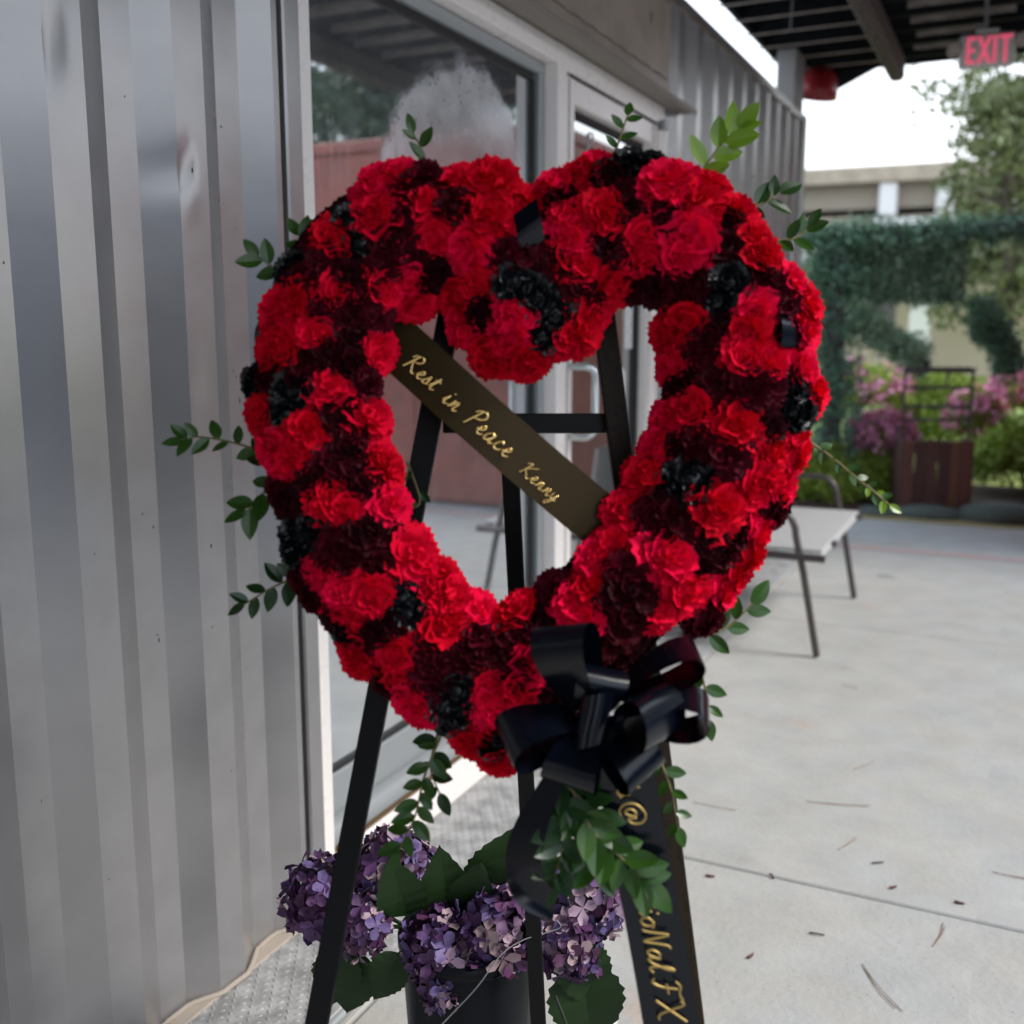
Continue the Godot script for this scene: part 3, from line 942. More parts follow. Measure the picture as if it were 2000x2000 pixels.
func build_bow(w: Node3D) -> void:
	var b := Node3D.new(); b.name = "bow"; w.add_child(b)
	tag(b, "black satin bow with many loops at the lower right of the heart")
	var knot := Vector3(0.050, -0.238, 0.088)
	# [start offset, direction, out, width direction, length, fatness, half width]
	var loops := [
		[Vector3(-0.004, 0.01, 0.0), Vector3(-0.30, 1.0, 0.25), Vector3(-0.55, 0.15, 0.9), Vector3(1.0, 0.42, 0.15), 0.085, 0.030, 0.030],
		[Vector3(0.034, 0.004, 0.012), Vector3(0.75, 0.0, 0.75), Vector3(0.15, 0.9, 0.4), Vector3(0.62, -0.62, -0.35), 0.052, 0.034, 0.031],
		[Vector3(0.03, 0.02, 0.0), Vector3(0.93, 0.50, 0.15), Vector3(-0.45, 0.9, 0.35), Vector3(-0.25, -0.5, 0.85), 0.090, 0.021, 0.026],
		[Vector3(0.035, 0.0, 0.002), Vector3(1.0, 0.05, 0.2), Vector3(-0.1, 0.95, 0.35), Vector3(-0.35, -0.42, 0.85), 0.084, 0.026, 0.026],
		[Vector3(-0.01, -0.005, 0.0), Vector3(-0.95, -0.30, 0.20), Vector3(-0.10, 0.80, 0.62), Vector3(0.50, -0.86, 0.5), 0.078, 0.026, 0.029],
		[Vector3(0.01, -0.01, 0.0), Vector3(0.66, -0.70, 0.30), Vector3(0.35, 0.3, 0.9), Vector3(0.8, 0.7, 0.0), 0.070, 0.022, 0.026],
		[Vector3(0.0, -0.01, 0.006), Vector3(-0.35, -0.9, 0.3), Vector3(-0.2, 0.35, 0.9), Vector3(0.95, -0.3, 0.1), 0.062, 0.022, 0.028],
		[Vector3(0.0, 0.0, -0.004), Vector3(0.25, 0.9, 0.25), Vector3(0.1, -0.2, 0.9), Vector3(0.9, -0.4, 0.2), 0.050, 0.024, 0.028],
	]
	for l in loops:
		var d: Vector3 = (l[1] as Vector3).normalized()
		var out: Vector3 = l[2]
		out = (out - d * out.dot(d)).normalized()
		var wd: Vector3 = l[3]
		wd = d.cross(out).normalized() * signf(wd.dot(d.cross(out)) + 1e-6) if absf(wd.normalized().dot(d.cross(out))) > 0.45 else (wd - d * wd.dot(d)).normalized()
		var p := loop_pts(knot + l[0], d, out, l[4], l[5])
		var wide := []
		for k in p.size():
			var t := k / 24.0
			wide.append(wd * (l[6] as float) * (0.42 + 0.58 * sin(PI * t)))
		var st := mb()
		band(st, p, wide, 0.0007)
		obj("loop", st, M["black_satin"], b)
	var st := mb()
	var kp := []
	var kw := []
	for k in 17:
		var a := TAU * k / 16.0
		kp.append(knot + Vector3(0.004, 0.0, 0.018) + Vector3(0.016 * cos(a), 0.004 * cos(a), 0.014 * sin(a)))
		kw.append(Vector3(0.006, 0.026, 0.0))
	band(st, kp, kw, 0.0008)
	obj("knot", st, M["black_satin"], b)
	# left tail with a twisted pointed end
	st = mb()
	var c := curve([knot + Vector3(-0.012, -0.02, 0.004), Vector3(0.018, -0.30, 0.086), Vector3(-0.006, -0.35, 0.082), Vector3(-0.014, -0.392, 0.078), Vector3(-0.002, -0.425, 0.075), Vector3(0.014, -0.448, 0.072)], 6)
	var cw := []
	for k in c.size():
		var t := float(k) / (c.size() - 1)
		var tw := maxf(0.0, t - 0.62) * 3.3
		var half := 0.0205 * (0.45 + 0.55 * smoothstep(0.0, 0.5, t)) * (1.0 - smoothstep(0.80, 1.0, t) * 0.8)
		cw.append(Vector3(cos(tw - 0.5), 0.12, -sin(tw - 0.5)).normalized() * half)
	band(st, c, cw, 0.0007)
	obj("tail", st, M["black_satin"], b)
	st = mb()                                          # short inner tail behind the loops
	c = curve([knot + Vector3(0.004, -0.01, -0.004), Vector3(0.052, -0.29, 0.074), Vector3(0.050, -0.335, 0.066)], 6)
	cw = []
	for k in c.size(): cw.append(Vector3(1, -0.05, 0.1) * 0.034)
	band(st, c, cw, 0.0007)
	obj("tail", st, M["black_satin"], b)
	# long lettered tail
	st = mb()
	c = curve([knot + Vector3(0.02, -0.004, -0.01), Vector3(0.086, -0.285, 0.070), Vector3(0.100, -0.36, 0.064), Vector3(0.118, -0.45, 0.060), Vector3(0.135, -0.545, 0.058), Vector3(0.148, -0.63, 0.058)], 8)
	cw = []
	for k in c.size():
		var t := float(k) / (c.size() - 1)
		cw.append(Vector3(1.0, 0.16, 0.06 * sin(t * 5.0)).normalized() * (0.0285 if t > 0.12 else 0.016 + 0.1 * t))
	band(st, c, cw, 0.0008)
	var tail := obj("ribbon_tail", st, M["black_satin"], w)
	tag(tail, "long black ribbon tail with gold script hanging from the bow")
	st = mb()
	var down := (Vector3(0.135, -0.545, 0.058) - Vector3(0.086, -0.285, 0.070)).normalized()
	var right := Vector3(1.0, 0.16, 0).normalized()
	right = (right - down * right.dot(down)).normalized()
	var zz := down.cross(right).normalized()
	for part in [["Friends", -0.024, 0.0055, 0.023], ["@", 0.066, 0.0055, 0.024], ["RatioNal", 0.131, 0.0055, 0.0245], ["FX", 0.253, 0.0050, 0.027]]:
		var org: Vector3 = Vector3(0.082, -0.262, 0.0722) + down * (part[1] as float) - right * 0.012 + zz * (part[2] as float)
		lettering(st, part[0], Transform3D(Basis(down, right, zz), org), part[3], 0.00125, 0.02)
	obj("lettering", st, M["gold_ink"], tail)
	# ribbon turns that show on the band of the heart
	for f in [[Vector3(-0.012, 0.272, 0.066), Vector3(-0.008, 0.250, 0.072), Vector3(-0.004, 0.232, 0.062), Vector3(0.012, 0.008, 0.002)], [Vector3(0.262, 0.163, 0.050), Vector3(0.262, 0.150, 0.056), Vector3(0.262, 0.132, 0.050), Vector3(0.013, 0.0, -0.010)], [Vector3(-0.286, 0.165, 0.012), Vector3(-0.290, 0.150, 0.016), Vector3(-0.290, 0.132, 0.012), Vector3(0.010, -0.004, 0.008)]]:
		st = mb()
		var cc := curve([f[0], f[1], f[2]], 6)
		var ww := []
		for k in cc.size(): ww.append(f[3])
		band(st, cc, ww, 0.0008)
		obj("ribbon_turn", st, M["black_satin"], w)

func build_sprigs(w: Node3D) -> void:
	for k in 3: leaves.append(leaf_mesh([0.12, -0.15, 0.22][k], [0.25, 0.12, 0.35][k], 0))
	sprig(w, [Vector3(-112, 320, 5), Vector3(-122, 352, 0), Vector3(-132, 372, -2)], 5, 24, 0)
	sprig(w, [Vector3(-238, 235, 5), Vector3(-255, 262, -4)], 4, 28, 0)
	sprig(w, [Vector3(-262, 215, 0), Vector3(-285, 228, -4), Vector3(-300, 240, -6)], 5, 30, 0)
	sprig(w, [Vector3(-270, 20, 0), Vector3(-320, 36, -5), Vector3(-362, 44, -8), Vector3(-382, 40, -8)], 10, 24, 0)
	sprig(w, [Vector3(-280, 5, 0), Vector3(-296, 26, -2)], 3, 22, 1)
	sprig(w, [Vector3(-280, -2, 0), Vector3(-302, -26, -4), Vector3(-312, -36, -6)], 5, 32, 0)
	sprig(w, [Vector3(-250, -105, 0), Vector3(-282, -118, -4), Vector3(-316, -138, -6)], 8, 28, 1)
	sprig(w, [Vector3(80, 330, 4), Vector3(92, 368, 0), Vector3(100, 392, -4)], 6, 22, 0)
	sprig(w, [Vector3(172, 318, 0), Vector3(198, 356, -6), Vector3(222, 380, -10)], 8, 36, 2)
	sprig(w, [Vector3(226, 290, -10), Vector3(250, 300, -14), Vector3(268, 312, -18)], 5, 30, 1)
	sprig(w, [Vector3(262, 258, -12), Vector3(285, 262, -16), Vector3(300, 275, -18)], 6, 26, 0)
	sprig(w, [Vector3(285, 45, 0), Vector3(320, 22, -4), Vector3(352, -4, -6), Vector3(378, -26, -8)], 13, 15, 0)
	sprig(w, [Vector3(358, -8, -6), Vector3(372, -20, -6), Vector3(384, -30, -6)], 4, 15, 2)
	sprig(w, [Vector3(182, -172, 0), Vector3(210, -160, -5), Vector3(236, -136, -8)], 6, 32, 0)
	sprig(w, [Vector3(176, -205, 10), Vector3(184, -238, 5), Vector3(186, -262, 0)], 6, 24, 0)
	sprig(w, [Vector3(-98, -268, 20), Vector3(-118, -318, 18), Vector3(-128, -360, 14), Vector3(-146, -398, 10)], 14, 26, 0)
	sprig(w, [Vector3(-104, -272, 10), Vector3(-112, -310, 8), Vector3(-102, -340, 6)], 6, 26, 1)
	sprig(w, [Vector3(18, -308, 74), Vector3(30, -342, 80), Vector3(24, -380, 78), Vector3(18, -404, 74)], 13, 36, 1)
	sprig(w, [Vector3(36, -318, 74), Vector3(56, -356, 84), Vector3(86, -384, 84), Vector3(110, -408, 80)], 15, 36, 0)
	sprig(w, [Vector3(22, -306, 74), Vector3(50, -332, 76), Vector3(66, -366, 78)], 9, 34, 1)
	sprig(w, [Vector3(24, -312, 70), Vector3(46, -356, 78), Vector3(62, -396, 78)], 8, 34, 0)
	sprig(w, [Vector3(128, -292, 30), Vector3(142, -330, 28), Vector3(150, -372, 24)], 8, 22, 0)
	sprig(w, [Vector3(-140, 18, -20), Vector3(-126, -24, -20), Vector3(-136, -34, -20)], 4, 18, 1)

# ---------------------------------------------------------------- easel
func build_easel(frame: Transform3D, rear_foot: Vector3) -> void:
	var e := thing("easel", "black wooden floral easel with three legs and a crossbar behind the heart", "easel", frame)
	var side := Vector3.RIGHT
	var st := mb()
	bar(st, Vector3(-0.338, -1.097, -0.078), Vector3(-0.085, 0.252, -0.078), 0.026, 0.020, side, 0.0015)
	obj("leg", st, M["black_wood"], e)
	st = mb()
	bar(st, Vector3(0.242, -1.097, -0.078), Vector3(0.072, 0.252, -0.078), 0.026, 0.020, side, 0.0015)
	tag(obj("leg", st, M["worn_black_wood"], e), "right front leg with worn speckled paint")
	st = mb()
	box(st, Vector3(0.002, 0.066, -0.094), Vector3(0.215, 0.023, 0.010), 0.001)
	obj("crossbar", st, M["black_wood"], e)
	st = mb()
	box(st, Vector3(-0.006, 0.238, -0.094), Vector3(0.18, 0.023, 0.010), 0.001)
	obj("crossbar", st, M["black_wood"], e)
	st = mb()
	bar(st, rear_foot, Vector3(-0.030, 0.074, -0.110), 0.021, 0.028, side, 0.0015)
	obj("rear_leg", st, M["black_wood"], e)
	st = mb()
	tube(st, curve([Vector3(0.034, -0.582, -0.272), Vector3(0.040, -0.590, -0.270), Vector3(0.030, -0.594, -0.266), Vector3(-0.010, -0.600, -0.250), Vector3(-0.04, -0.612, -0.23), Vector3(-0.07, -0.64, -0.20), Vector3(-0.11, -0.67, -0.17), Vector3(-0.17, -0.71, -0.11)], 8), 0.0009, 6)
	obj("wire_stay", st, M["wire"], e)

# ---------------------------------------------------------------- bucket and hydrangeas
func hydrangea_head(seed_: int, pale: float) -> ArrayMesh:
	var r := RandomNumberGenerator.new()
	r.seed = seed_
	var st := mb()
	var count := 66
	var g := 1
	for i in count:
		var y := 1.0 - 1.55 * (i + 0.5) / count
		var ph := i * 2.39996
		var n := Vector3(sqrt(maxf(0, 1 - y * y)) * cos(ph), y, sqrt(maxf(0, 1 - y * y)) * sin(ph))
		n = (n + Vector3(r.randf_range(-0.2, 0.2), r.randf_range(-0.2, 0.2), r.randf_range(-0.2, 0.2))).normalized()
		var c := n * r.randf_range(0.78, 1.06) * Vector3(1, 0.85, 1)
		var x := n.cross(Vector3(0.3, 0.8, -0.5)).normalized().rotated(n, r.randf() * TAU)
		var z := x.cross(n)
		var hue := r.randf()
		var col := Color(0.085, 0.034, 0.125).lerp(Color(0.085, 0.024, 0.062), hue)
		if r.randf() < pale: col = Color(0.34, 0.23, 0.33).lerp(Color(0.42, 0.31, 0.25), r.randf() * 0.5)
		elif r.randf() < 0.25: col = Color(0.115, 0.075, 0.21)
		var s := r.randf_range(0.30, 0.44)
		for p in 4:
			var a := TAU * p / 4 + r.randf_range(-0.15, 0.15)
			var d := x * cos(a) + z * sin(a)
			var e := x * -sin(a) + z * cos(a)
			var lift := r.randf_range(-0.08, 0.18)
			var q := [c, c + d * s * 0.55 - e * s * 0.42 + n * lift, c + d * s * 0.98 - e * s * 0.26 + n * (lift * 1.4 + 0.02), c + d * s * 1.06 + n * (lift * 1.2 - 0.03), c + d * s * 0.98 + e * s * 0.26 + n * (lift * 1.4 + 0.03), c + d * s * 0.55 + e * s * 0.42 + n * lift, c + d * s * 0.55 + n * (lift - 0.05)]
			st.set_smooth_group(g)
			g = g % 30 + 1
			var tone := r.randf_range(0.7, 1.25)
			st.set_color(Color(col.r * tone, col.g * tone, col.b * tone))
			for k in range(1, 5): tri(st, q[6], q[k], q[k + 1])
			tri(st, q[0], q[1], q[6]); tri(st, q[0], q[6], q[5])
	return done(st)

func build_bucket() -> void:
	var c := Vector3(-0.69, 0.006, -1.285)
	var tall := 1.32
	var b := thing("flower_bucket", "black plastic florist bucket standing on the concrete behind the easel", "bucket", pos(c.x, c.y, c.z))
	var st := mb()
	lathe(st, [Vector2(0.0, 0.0), Vector2(0.080, 0.0), Vector2(0.084, 0.006), Vector2(0.103, 0.255)], 48)
	lathe(st, [Vector2(0.099, 0.257), Vector2(0.080, 0.02), Vector2(0.0, 0.018)], 48)
	obj("shell", st, M["black_plastic"], b, Transform3D(Basis.from_scale(Vector3(1, tall, 1)), Vector3.ZERO))
	st = mb()
	lathe(st, [Vector2(0.1035, 0.252), Vector2(0.108, 0.256), Vector2(0.108, 0.270), Vector2(0.104, 0.274), Vector2(0.099, 0.270), Vector2(0.0985, 0.255)], 48)
	obj("rim", st, M["black_plastic"], b, pos(0, 0.255 * (tall - 1.0), 0))
	var h := thing("hydrangea_plant", "bunch of purple hydrangeas with broad green leaves in the black bucket", "hydrangea", pos(c.x, c.y + 0.24, c.z))
	var rt := Vector3(0.901, 0, -0.434)
	var fr := Vector3(0.434, 0, 0.901)
	var variants := [hydrangea_head(1, 0.2), hydrangea_head(2, 0.42), hydrangea_head(3, 0.3)]
	var n := 0
	# across, height, towards viewer, radius, variant
	for q in [[-0.228, 0.155, -0.02, 0.058, 0], [-0.12, 0.185, -0.05, 0.060, 1], [-0.155, 0.135, 0.02, 0.046, 1], [-0.04, 0.115, 0.05, 0.052, 0], [0.045, 0.145, 0.045, 0.058, 2], [0.085, 0.145, -0.04, 0.050, 0], [0.182, 0.158, -0.02, 0.060, 1], [0.150, 0.105, 0.02, 0.050, 2], [-0.03, 0.072, 0.065, 0.040, 0]]:
		var at: Vector3 = rt * q[0] + Vector3.UP * q[1] + fr * q[2]
		var up := (Vector3(at.x, 0.14, at.z).normalized() + fr * 0.35).normalized()
		var x := up.cross(fr).normalized()
		var s: float = q[3]
		put("flower_head", variants[q[4]], M["hydrangea_petal"], h, Transform3D(Basis(x, up, x.cross(up)).rotated(up, n * 1.1).scaled_local(Vector3(s, s, s)), at))
		var st2 := mb()
		tube(st2, curve([Vector3(at.x * 0.25, -0.18, at.z * 0.25), Vector3(at.x * 0.36, 0.09, at.z * 0.36), at - up * 0.02], 5), 0.0035, 6)
		obj("stem", st2, M["leaf1"], h)
		n += 1
	var big := [leaf_mesh(-0.22, 0.16, 1), leaf_mesh(-0.38, 0.10, 1)]
	# across, height, towards; pointing across, up, towards; length
	for q in [[-0.165, 0.10, 0.04, -0.20, -0.9, 0.20, 0.11], [0.165, 0.085, 0.04, 0.15, -0.92, 0.2, 0.15], [0.15, 0.11, 0.04, 0.5, -0.75, 0.3, 0.11], [-0.03, 0.14, 0.0, -0.1, 0.95, 0.25, 0.11], [0.02, 0.15, -0.02, 0.35, 0.85, 0.2, 0.12], [-0.09, 0.15, 0.02, -0.2, 0.9, 0.3, 0.10], [0.05, 0.15, 0.0, 0.15, 0.8, 0.45, 0.12], [-0.185, 0.105, 0.04, -0.2, -0.85, 0.1, 0.10], [0.0, 0.15, 0.01, 0.1, 0.7, 0.6, 0.10], [0.11, 0.11, 0.02, 0.8, -0.2, 0.3, 0.10], [-0.10, 0.11, 0.06, -0.45, -0.7, 0.3, 0.08]]:
		var at: Vector3 = rt * q[0] + Vector3.UP * q[1] + fr * q[2]
		var y: Vector3 = (rt * q[3] + Vector3.UP * q[4] + fr * q[5]).normalized()
		var z := (fr + Vector3.UP * 0.5)
		var x := y.cross(z).normalized()
		var l: float = q[6]
		put("leaf", big[n % 2], M["hydrangea_leaf"], h, Transform3D(Basis(x, y, x.cross(y)).scaled_local(Vector3(l, l, l)), at))
		n += 1
	var st3 := mb()
	tube(st3, curve([rt * 0.125 + Vector3.UP * 0.085 + fr * 0.12, rt * 0.15 + Vector3.UP * 0.02 + fr * 0.135, rt * 0.19 + Vector3.UP * -0.12 + fr * 0.16, rt * 0.22 + Vector3.UP * -0.24 + fr * 0.18], 6), 0.0022, 6)
	obj("twisted_tie", st3, M["cord"], h)

# ---------------------------------------------------------------- ground
func slab(parent: Node, x0: float, x1: float, z0: float, z1: float) -> void:
	var st := mb()
	box(st, Vector3((x0 + x1) / 2, -0.05, (z0 + z1) / 2), Vector3(x1 - x0 - 0.007, 0.1, z0 - z1 - 0.007), 0.004)
	obj("slab", st, M["concrete"], parent)

func build_ground() -> void:
	var st := mb()
	box(st, Vector3(0, -0.17, -60), Vector3(400, 0.2, 400), 0.0)
	tag(obj("ground", st, M["asphalt"]), "", "", "", "structure")
	st = mb()
	box(st, Vector3(1.2, -0.062, -1.6), Vector3(10.4, 0.012, 11.6), 0.0)
	tag(obj("joint_bed", st, M["joint_dirt"]), "", "", "", "structure")
	var p := Node3D.new(); p.name = "pavement"; add_child(p)
	tag(p, "", "", "", "structure")
	var zs := [4.0, 0.9, -2.302, -4.55, -6.26, -7.35]
	for k in 5:
		slab(p, -3.9, -1.02, zs[k], zs[k + 1])
		slab(p, -1.02, 2.3, zs[k], zs[k + 1])
		slab(p, 2.3, 6.3, zs[k], zs[k + 1])
	st = mb()
	box(st, Vector3(1.9, 0.002, -6.33), Vector3(6.0, 0.003, 0.055), 0.0)
	tag(obj("pavement_marking", st, M["pink_paint"]), "", "", "", "structure")
	# tread plate along the foot of the container
	var t := thing("metal_plate", "studded grey steel plate strip lying along the foot of the container", "metal plate")
	st = mb()
	box(st, Vector3(-1.163, 0.012, -2.85), Vector3(0.236, 0.010, 7.5), 0.002, Basis(Vector3.BACK, 0.02))
	obj("sheet", st, M["steel_plate"], t)
	st = mb()
	tube(st, [Vector3(-1.042, 0.008, 0.9), Vector3(-1.042, 0.008, -6.6)], 0.0095, 10)
	obj("lip", st, M["grey_metal"], t)
	var nub := mb()
	lathe(nub, [Vector2(0.0055, -0.0005), Vector2(0.0042, 0.0014), Vector2(0.0, 0.002)], 8)
	var mm := MultiMesh.new()
	mm.transform_format = MultiMesh.TRANSFORM_3D
	mm.mesh = done(nub)
	var spots := []
	var row := 0
	var z := -0.9
	while z > -4.2:
		for k in 11:
			var x := -1.272 + 0.0205 * k + (0.01 if row % 2 else 0.0)
			if x < -1.058: spots.append([x, z])
		z -= 0.0165
		row += 1
	mm.instance_count = spots.size()
	for i in spots.size():
		var b := Basis(Vector3.UP, (0.7 if i % 2 else -0.7)).scaled(Vector3(1, 1, 1))
		mm.set_instance_transform(i, Transform3D(b * Basis.from_scale(Vector3(1.5, 1, 0.75)), Vector3(spots[i][0], 0.0165 + (spots[i][0] + 1.163) * 0.02, spots[i][1])))
	var mi := MultiMeshInstance3D.new()
	mi.name = "studs"; mi.multimesh = mm; mi.material_override = M["steel_plate"]
	mi.set_meta("kind", "stuff")
	t.add_child(mi)

func needle(x: float, z: float, turn: float, l: float, pair: bool, label: String) -> void:
	var o := thing("pine_needle", label, "pine needle", Transform3D(Basis(Vector3.UP, turn), Vector3(x, 0.0022, z)), "pine needles fallen on the concrete")
	var st := mb()
	tube(st, curve([Vector3(-l / 2, 0, 0), Vector3(0, 0.001, l * 0.04), Vector3(l / 2, 0, 0)], 5), 0.0008, 5)
	if pair: tube(st, curve([Vector3(-l / 2, 0.0005, 0), Vector3(0, 0.001, l * 0.07), Vector3(l / 2 - 0.01, 0, l * 0.06)], 5), 0.0007, 5)
	obj("needle", st, M["needle"], o)

func build_litter() -> void:
	needle(-0.357, -2.76, 0.30, 0.165, true, "long brown pine needle pair lying beyond the slab joint, the longest one")
	needle(-0.652, -2.60, 0.02, 0.115, false, "reddish pine needle just right of the black ribbon tail")
	needle(-0.303, -2.54, 1.25, 0.095, true, "short forked pine needle between the longest needle and the joint")
	needle(-0.070, -2.21, 1.45, 0.105, true, "forked pine needle touching the slab joint at its near side")
	needle(-0.155, -1.97, -0.95, 0.15, true, "curved pine needle pair nearest the bottom edge of the view")
	needle(0.075, -2.545, 0.05, 0.10, true, "pale pine needle pair at the right edge, beyond the joint")
	needle(-0.33, -3.05, 1.1, 0.10, false, "faint pine needle lying farther off, above the longest needle")
	needle(-0.47, -3.75, -0.3, 0.06, false, "small dark pine needle near the feet of the bench")
	for s in [[-0.565, -2.236, 0.3, "small teardrop seed lying close to the black ribbon tail"], [-0.177, -2.368, 0.9, "round brown seed lying in front of the slab joint"], [-0.437, -2.297, 2.2, "curled brown husk just beyond the slab joint"], [-0.037, -2.362, 0.1, "square reddish husk right of the round seed"], [-0.408, -1.962, 1.3, "broken brown husk lying on the nearest slab"]]:
		var o := thing("seed_husk", s[3], "seed husk", Transform3D(Basis(Vector3.UP, s[2]), Vector3(s[0], 0.003, s[1])), "seed husks on the concrete")
		var st := mb()
		tube(st, curve([Vector3(-0.010, 0, 0), Vector3(0, 0.001, 0.003), Vector3(0.010, 0, 0.001)], 4), 0.0042, 7, 0.0026, 0.6)
		obj("shell", st, M["seed"], o)
	for s in [[-0.222, -2.47, 0.6, 0.03, "short dark twig bit beside the forked pine needle"], [-0.557, -5.61, 0.1, 0.07, "dark leaf scrap on the pavement right of the bench"], [-0.30, -2.10, 0.15, 0.03, "thin dark twig on the nearest slab, left of the curved needles"]]:
		var o := thing("twig", s[4], "twig", Transform3D(Basis(Vector3.UP, s[2]), Vector3(s[0], 0.003, s[1])))
		var st := mb()
		tube(st, curve([Vector3(-s[3] / 2, 0, 0), Vector3(0, 0.002, 0.003), Vector3(s[3] / 2, 0, 0)], 4), 0.0022, 5, 0.0015)
		obj("stick", st, M["twig"], o)
	var f := thing("fallen_petal", "pale mauve fallen petals on the concrete right of the bucket", "petals", pos(-0.60, 0.004, -1.64))
	for k in 3:
		var st := mb()
		var q := []
		for i in 9:
			var a := TAU * i / 9
			q.append(Vector3(0.013 * cos(a), 0.006 + 0.006 * sin(2 * a + k), 0.009 * sin(a)))
		for i in 9: tri(st, Vector3(0, 0.001, 0), q[(i + 1) % 9], q[i])
		obj("petal", st, M["paper"], f, Transform3D(Basis(Vector3.UP, k * 1.9), Vector3(0.013 * k - 0.012, 0, 0.007 * (k % 2))))

# ---------------------------------------------------------------- canopy, sign, bench
func build_canopy() -> void:
	var c := thing("canopy", "dark flat timber canopy with rafters over the walkway", "canopy")
	var st := mb()
	box(st, Vector3(-0.20, 3.02, -1.05), Vector3(2.50, 0.03, 12.1), 0.0)
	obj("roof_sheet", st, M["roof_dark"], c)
	var z := -6.96
	var k := 0
	while z < 4.9:
		st = mb()
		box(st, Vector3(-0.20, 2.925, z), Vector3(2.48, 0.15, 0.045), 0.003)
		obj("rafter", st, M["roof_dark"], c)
		st = mb()                                      # pale worn underside strip
		box(st, Vector3(-1.15, 2.8475, z), Vector3(0.70, 0.005, 0.018), 0.001)
		obj("batten", st, M["roof_wood"], c)
		if z < -3.0:
			st = mb()
			var x0 := -0.72 + rng.randf_range(-0.02, 0.10)
			var x1 := 1.0 + rng.randf_range(-0.2, 0.0)
			if k == 1: x1 = -0.30
			if k == 2: x1 = -0.16
			box(st, Vector3((x0 + x1) / 2, 2.925, z + 0.0245), Vector3(x1 - x0, 0.085, 0.006), 0.002)
			obj("board", st, M["roof_wood"], c)
		z += 0.295
		k += 1
	st = mb()
	bar(st, Vector3(-0.785, 2.765, 4.9), Vector3(-0.785, 2.765, -6.86), 0.085, 0.14, Vector3.RIGHT, 0.02)
	obj("beam", st, M["beam_wood"], c)
	st = mb()
	bar(st, Vector3(0.85, 2.765, 4.9), Vector3(0.85, 2.765, -6.86), 0.085, 0.14, Vector3.RIGHT, 0.02)
	obj("beam", st, M["beam_wood"], c)
	st = mb()
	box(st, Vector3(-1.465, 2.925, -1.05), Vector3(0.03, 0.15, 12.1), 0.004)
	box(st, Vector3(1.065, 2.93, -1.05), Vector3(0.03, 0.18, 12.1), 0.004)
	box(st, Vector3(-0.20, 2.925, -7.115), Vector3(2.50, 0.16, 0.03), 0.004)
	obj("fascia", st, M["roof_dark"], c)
	st = mb()
	box(st, Vector3(-1.345, 2.68, -6.56), Vector3(0.11, 0.335, 0.26), 0.006)
	obj("support_block", st, M["post_grey"], c)
	st = mb()
	for s in [[-1.37, -6.72], [1.0, 2.6]]:
		box(st, Vector3(s[0], 1.41 if s[0] > 0 else 2.78, s[1]), Vector3(0.09, 2.86 if s[0] > 0 else 0.2, 0.09), 0.006)
	obj("post", st, M["post_grey"], c)
	st = mb()
	tri(st, Vector3(-1.19, 2.84, -7.06), Vector3(-1.19, 2.72, -7.06), Vector3(-0.93, 2.84, -7.06))
	tri(st, Vector3(-1.19, 2.84, -7.10), Vector3(-0.93, 2.84, -7.10), Vector3(-1.19, 2.72, -7.10))
	quad(st, Vector3(-1.19, 2.72, -7.06), Vector3(-1.19, 2.72, -7.10), Vector3(-0.93, 2.84, -7.10), Vector3(-0.93, 2.84, -7.06))
	obj("corner_brace", st, M["roof_dark"], c)
	# thin hanging wire
	st = mb()
	tube(st, [Vector3(-1.02, 2.85, -5.0), Vector3(-1.03, 2.72, -5.0), Vector3(-1.035, 2.56, -5.0)], 0.003, 5)
	tag(obj("hanging_wire", st, M["wire"], c), "")
	# red shade at the far corner
	var r := thing("red_lamp_shade", "red dome shaped lamp shade hung from the far canopy corner", "lamp shade", pos(-1.27, 2.675, -6.99))
	st = mb()
	lathe(st, [Vector2(0.125, 0.0), Vector2(0.122, 0.05), Vector2(0.105, 0.12), Vector2(0.065, 0.17), Vector2(0.02, 0.19), Vector2(0.0, 0.191)], 28)
	lathe(st, [Vector2(0.0, 0.18), Vector2(0.06, 0.16), Vector2(0.10, 0.11), Vector2(0.119, 0.0), Vector2(0.125, 0.0)], 28)
	obj("shade", st, M["red_enamel"], r, Transform3D(Basis(Vector3.BACK, -0.15), Vector3.ZERO))
	st = mb()
	tube(st, [Vector3(0.02, 0.18, 0), Vector3(0.02, 0.27, 0)], 0.008, 6)
	obj("hanger", st, M["trellis_metal"], r)

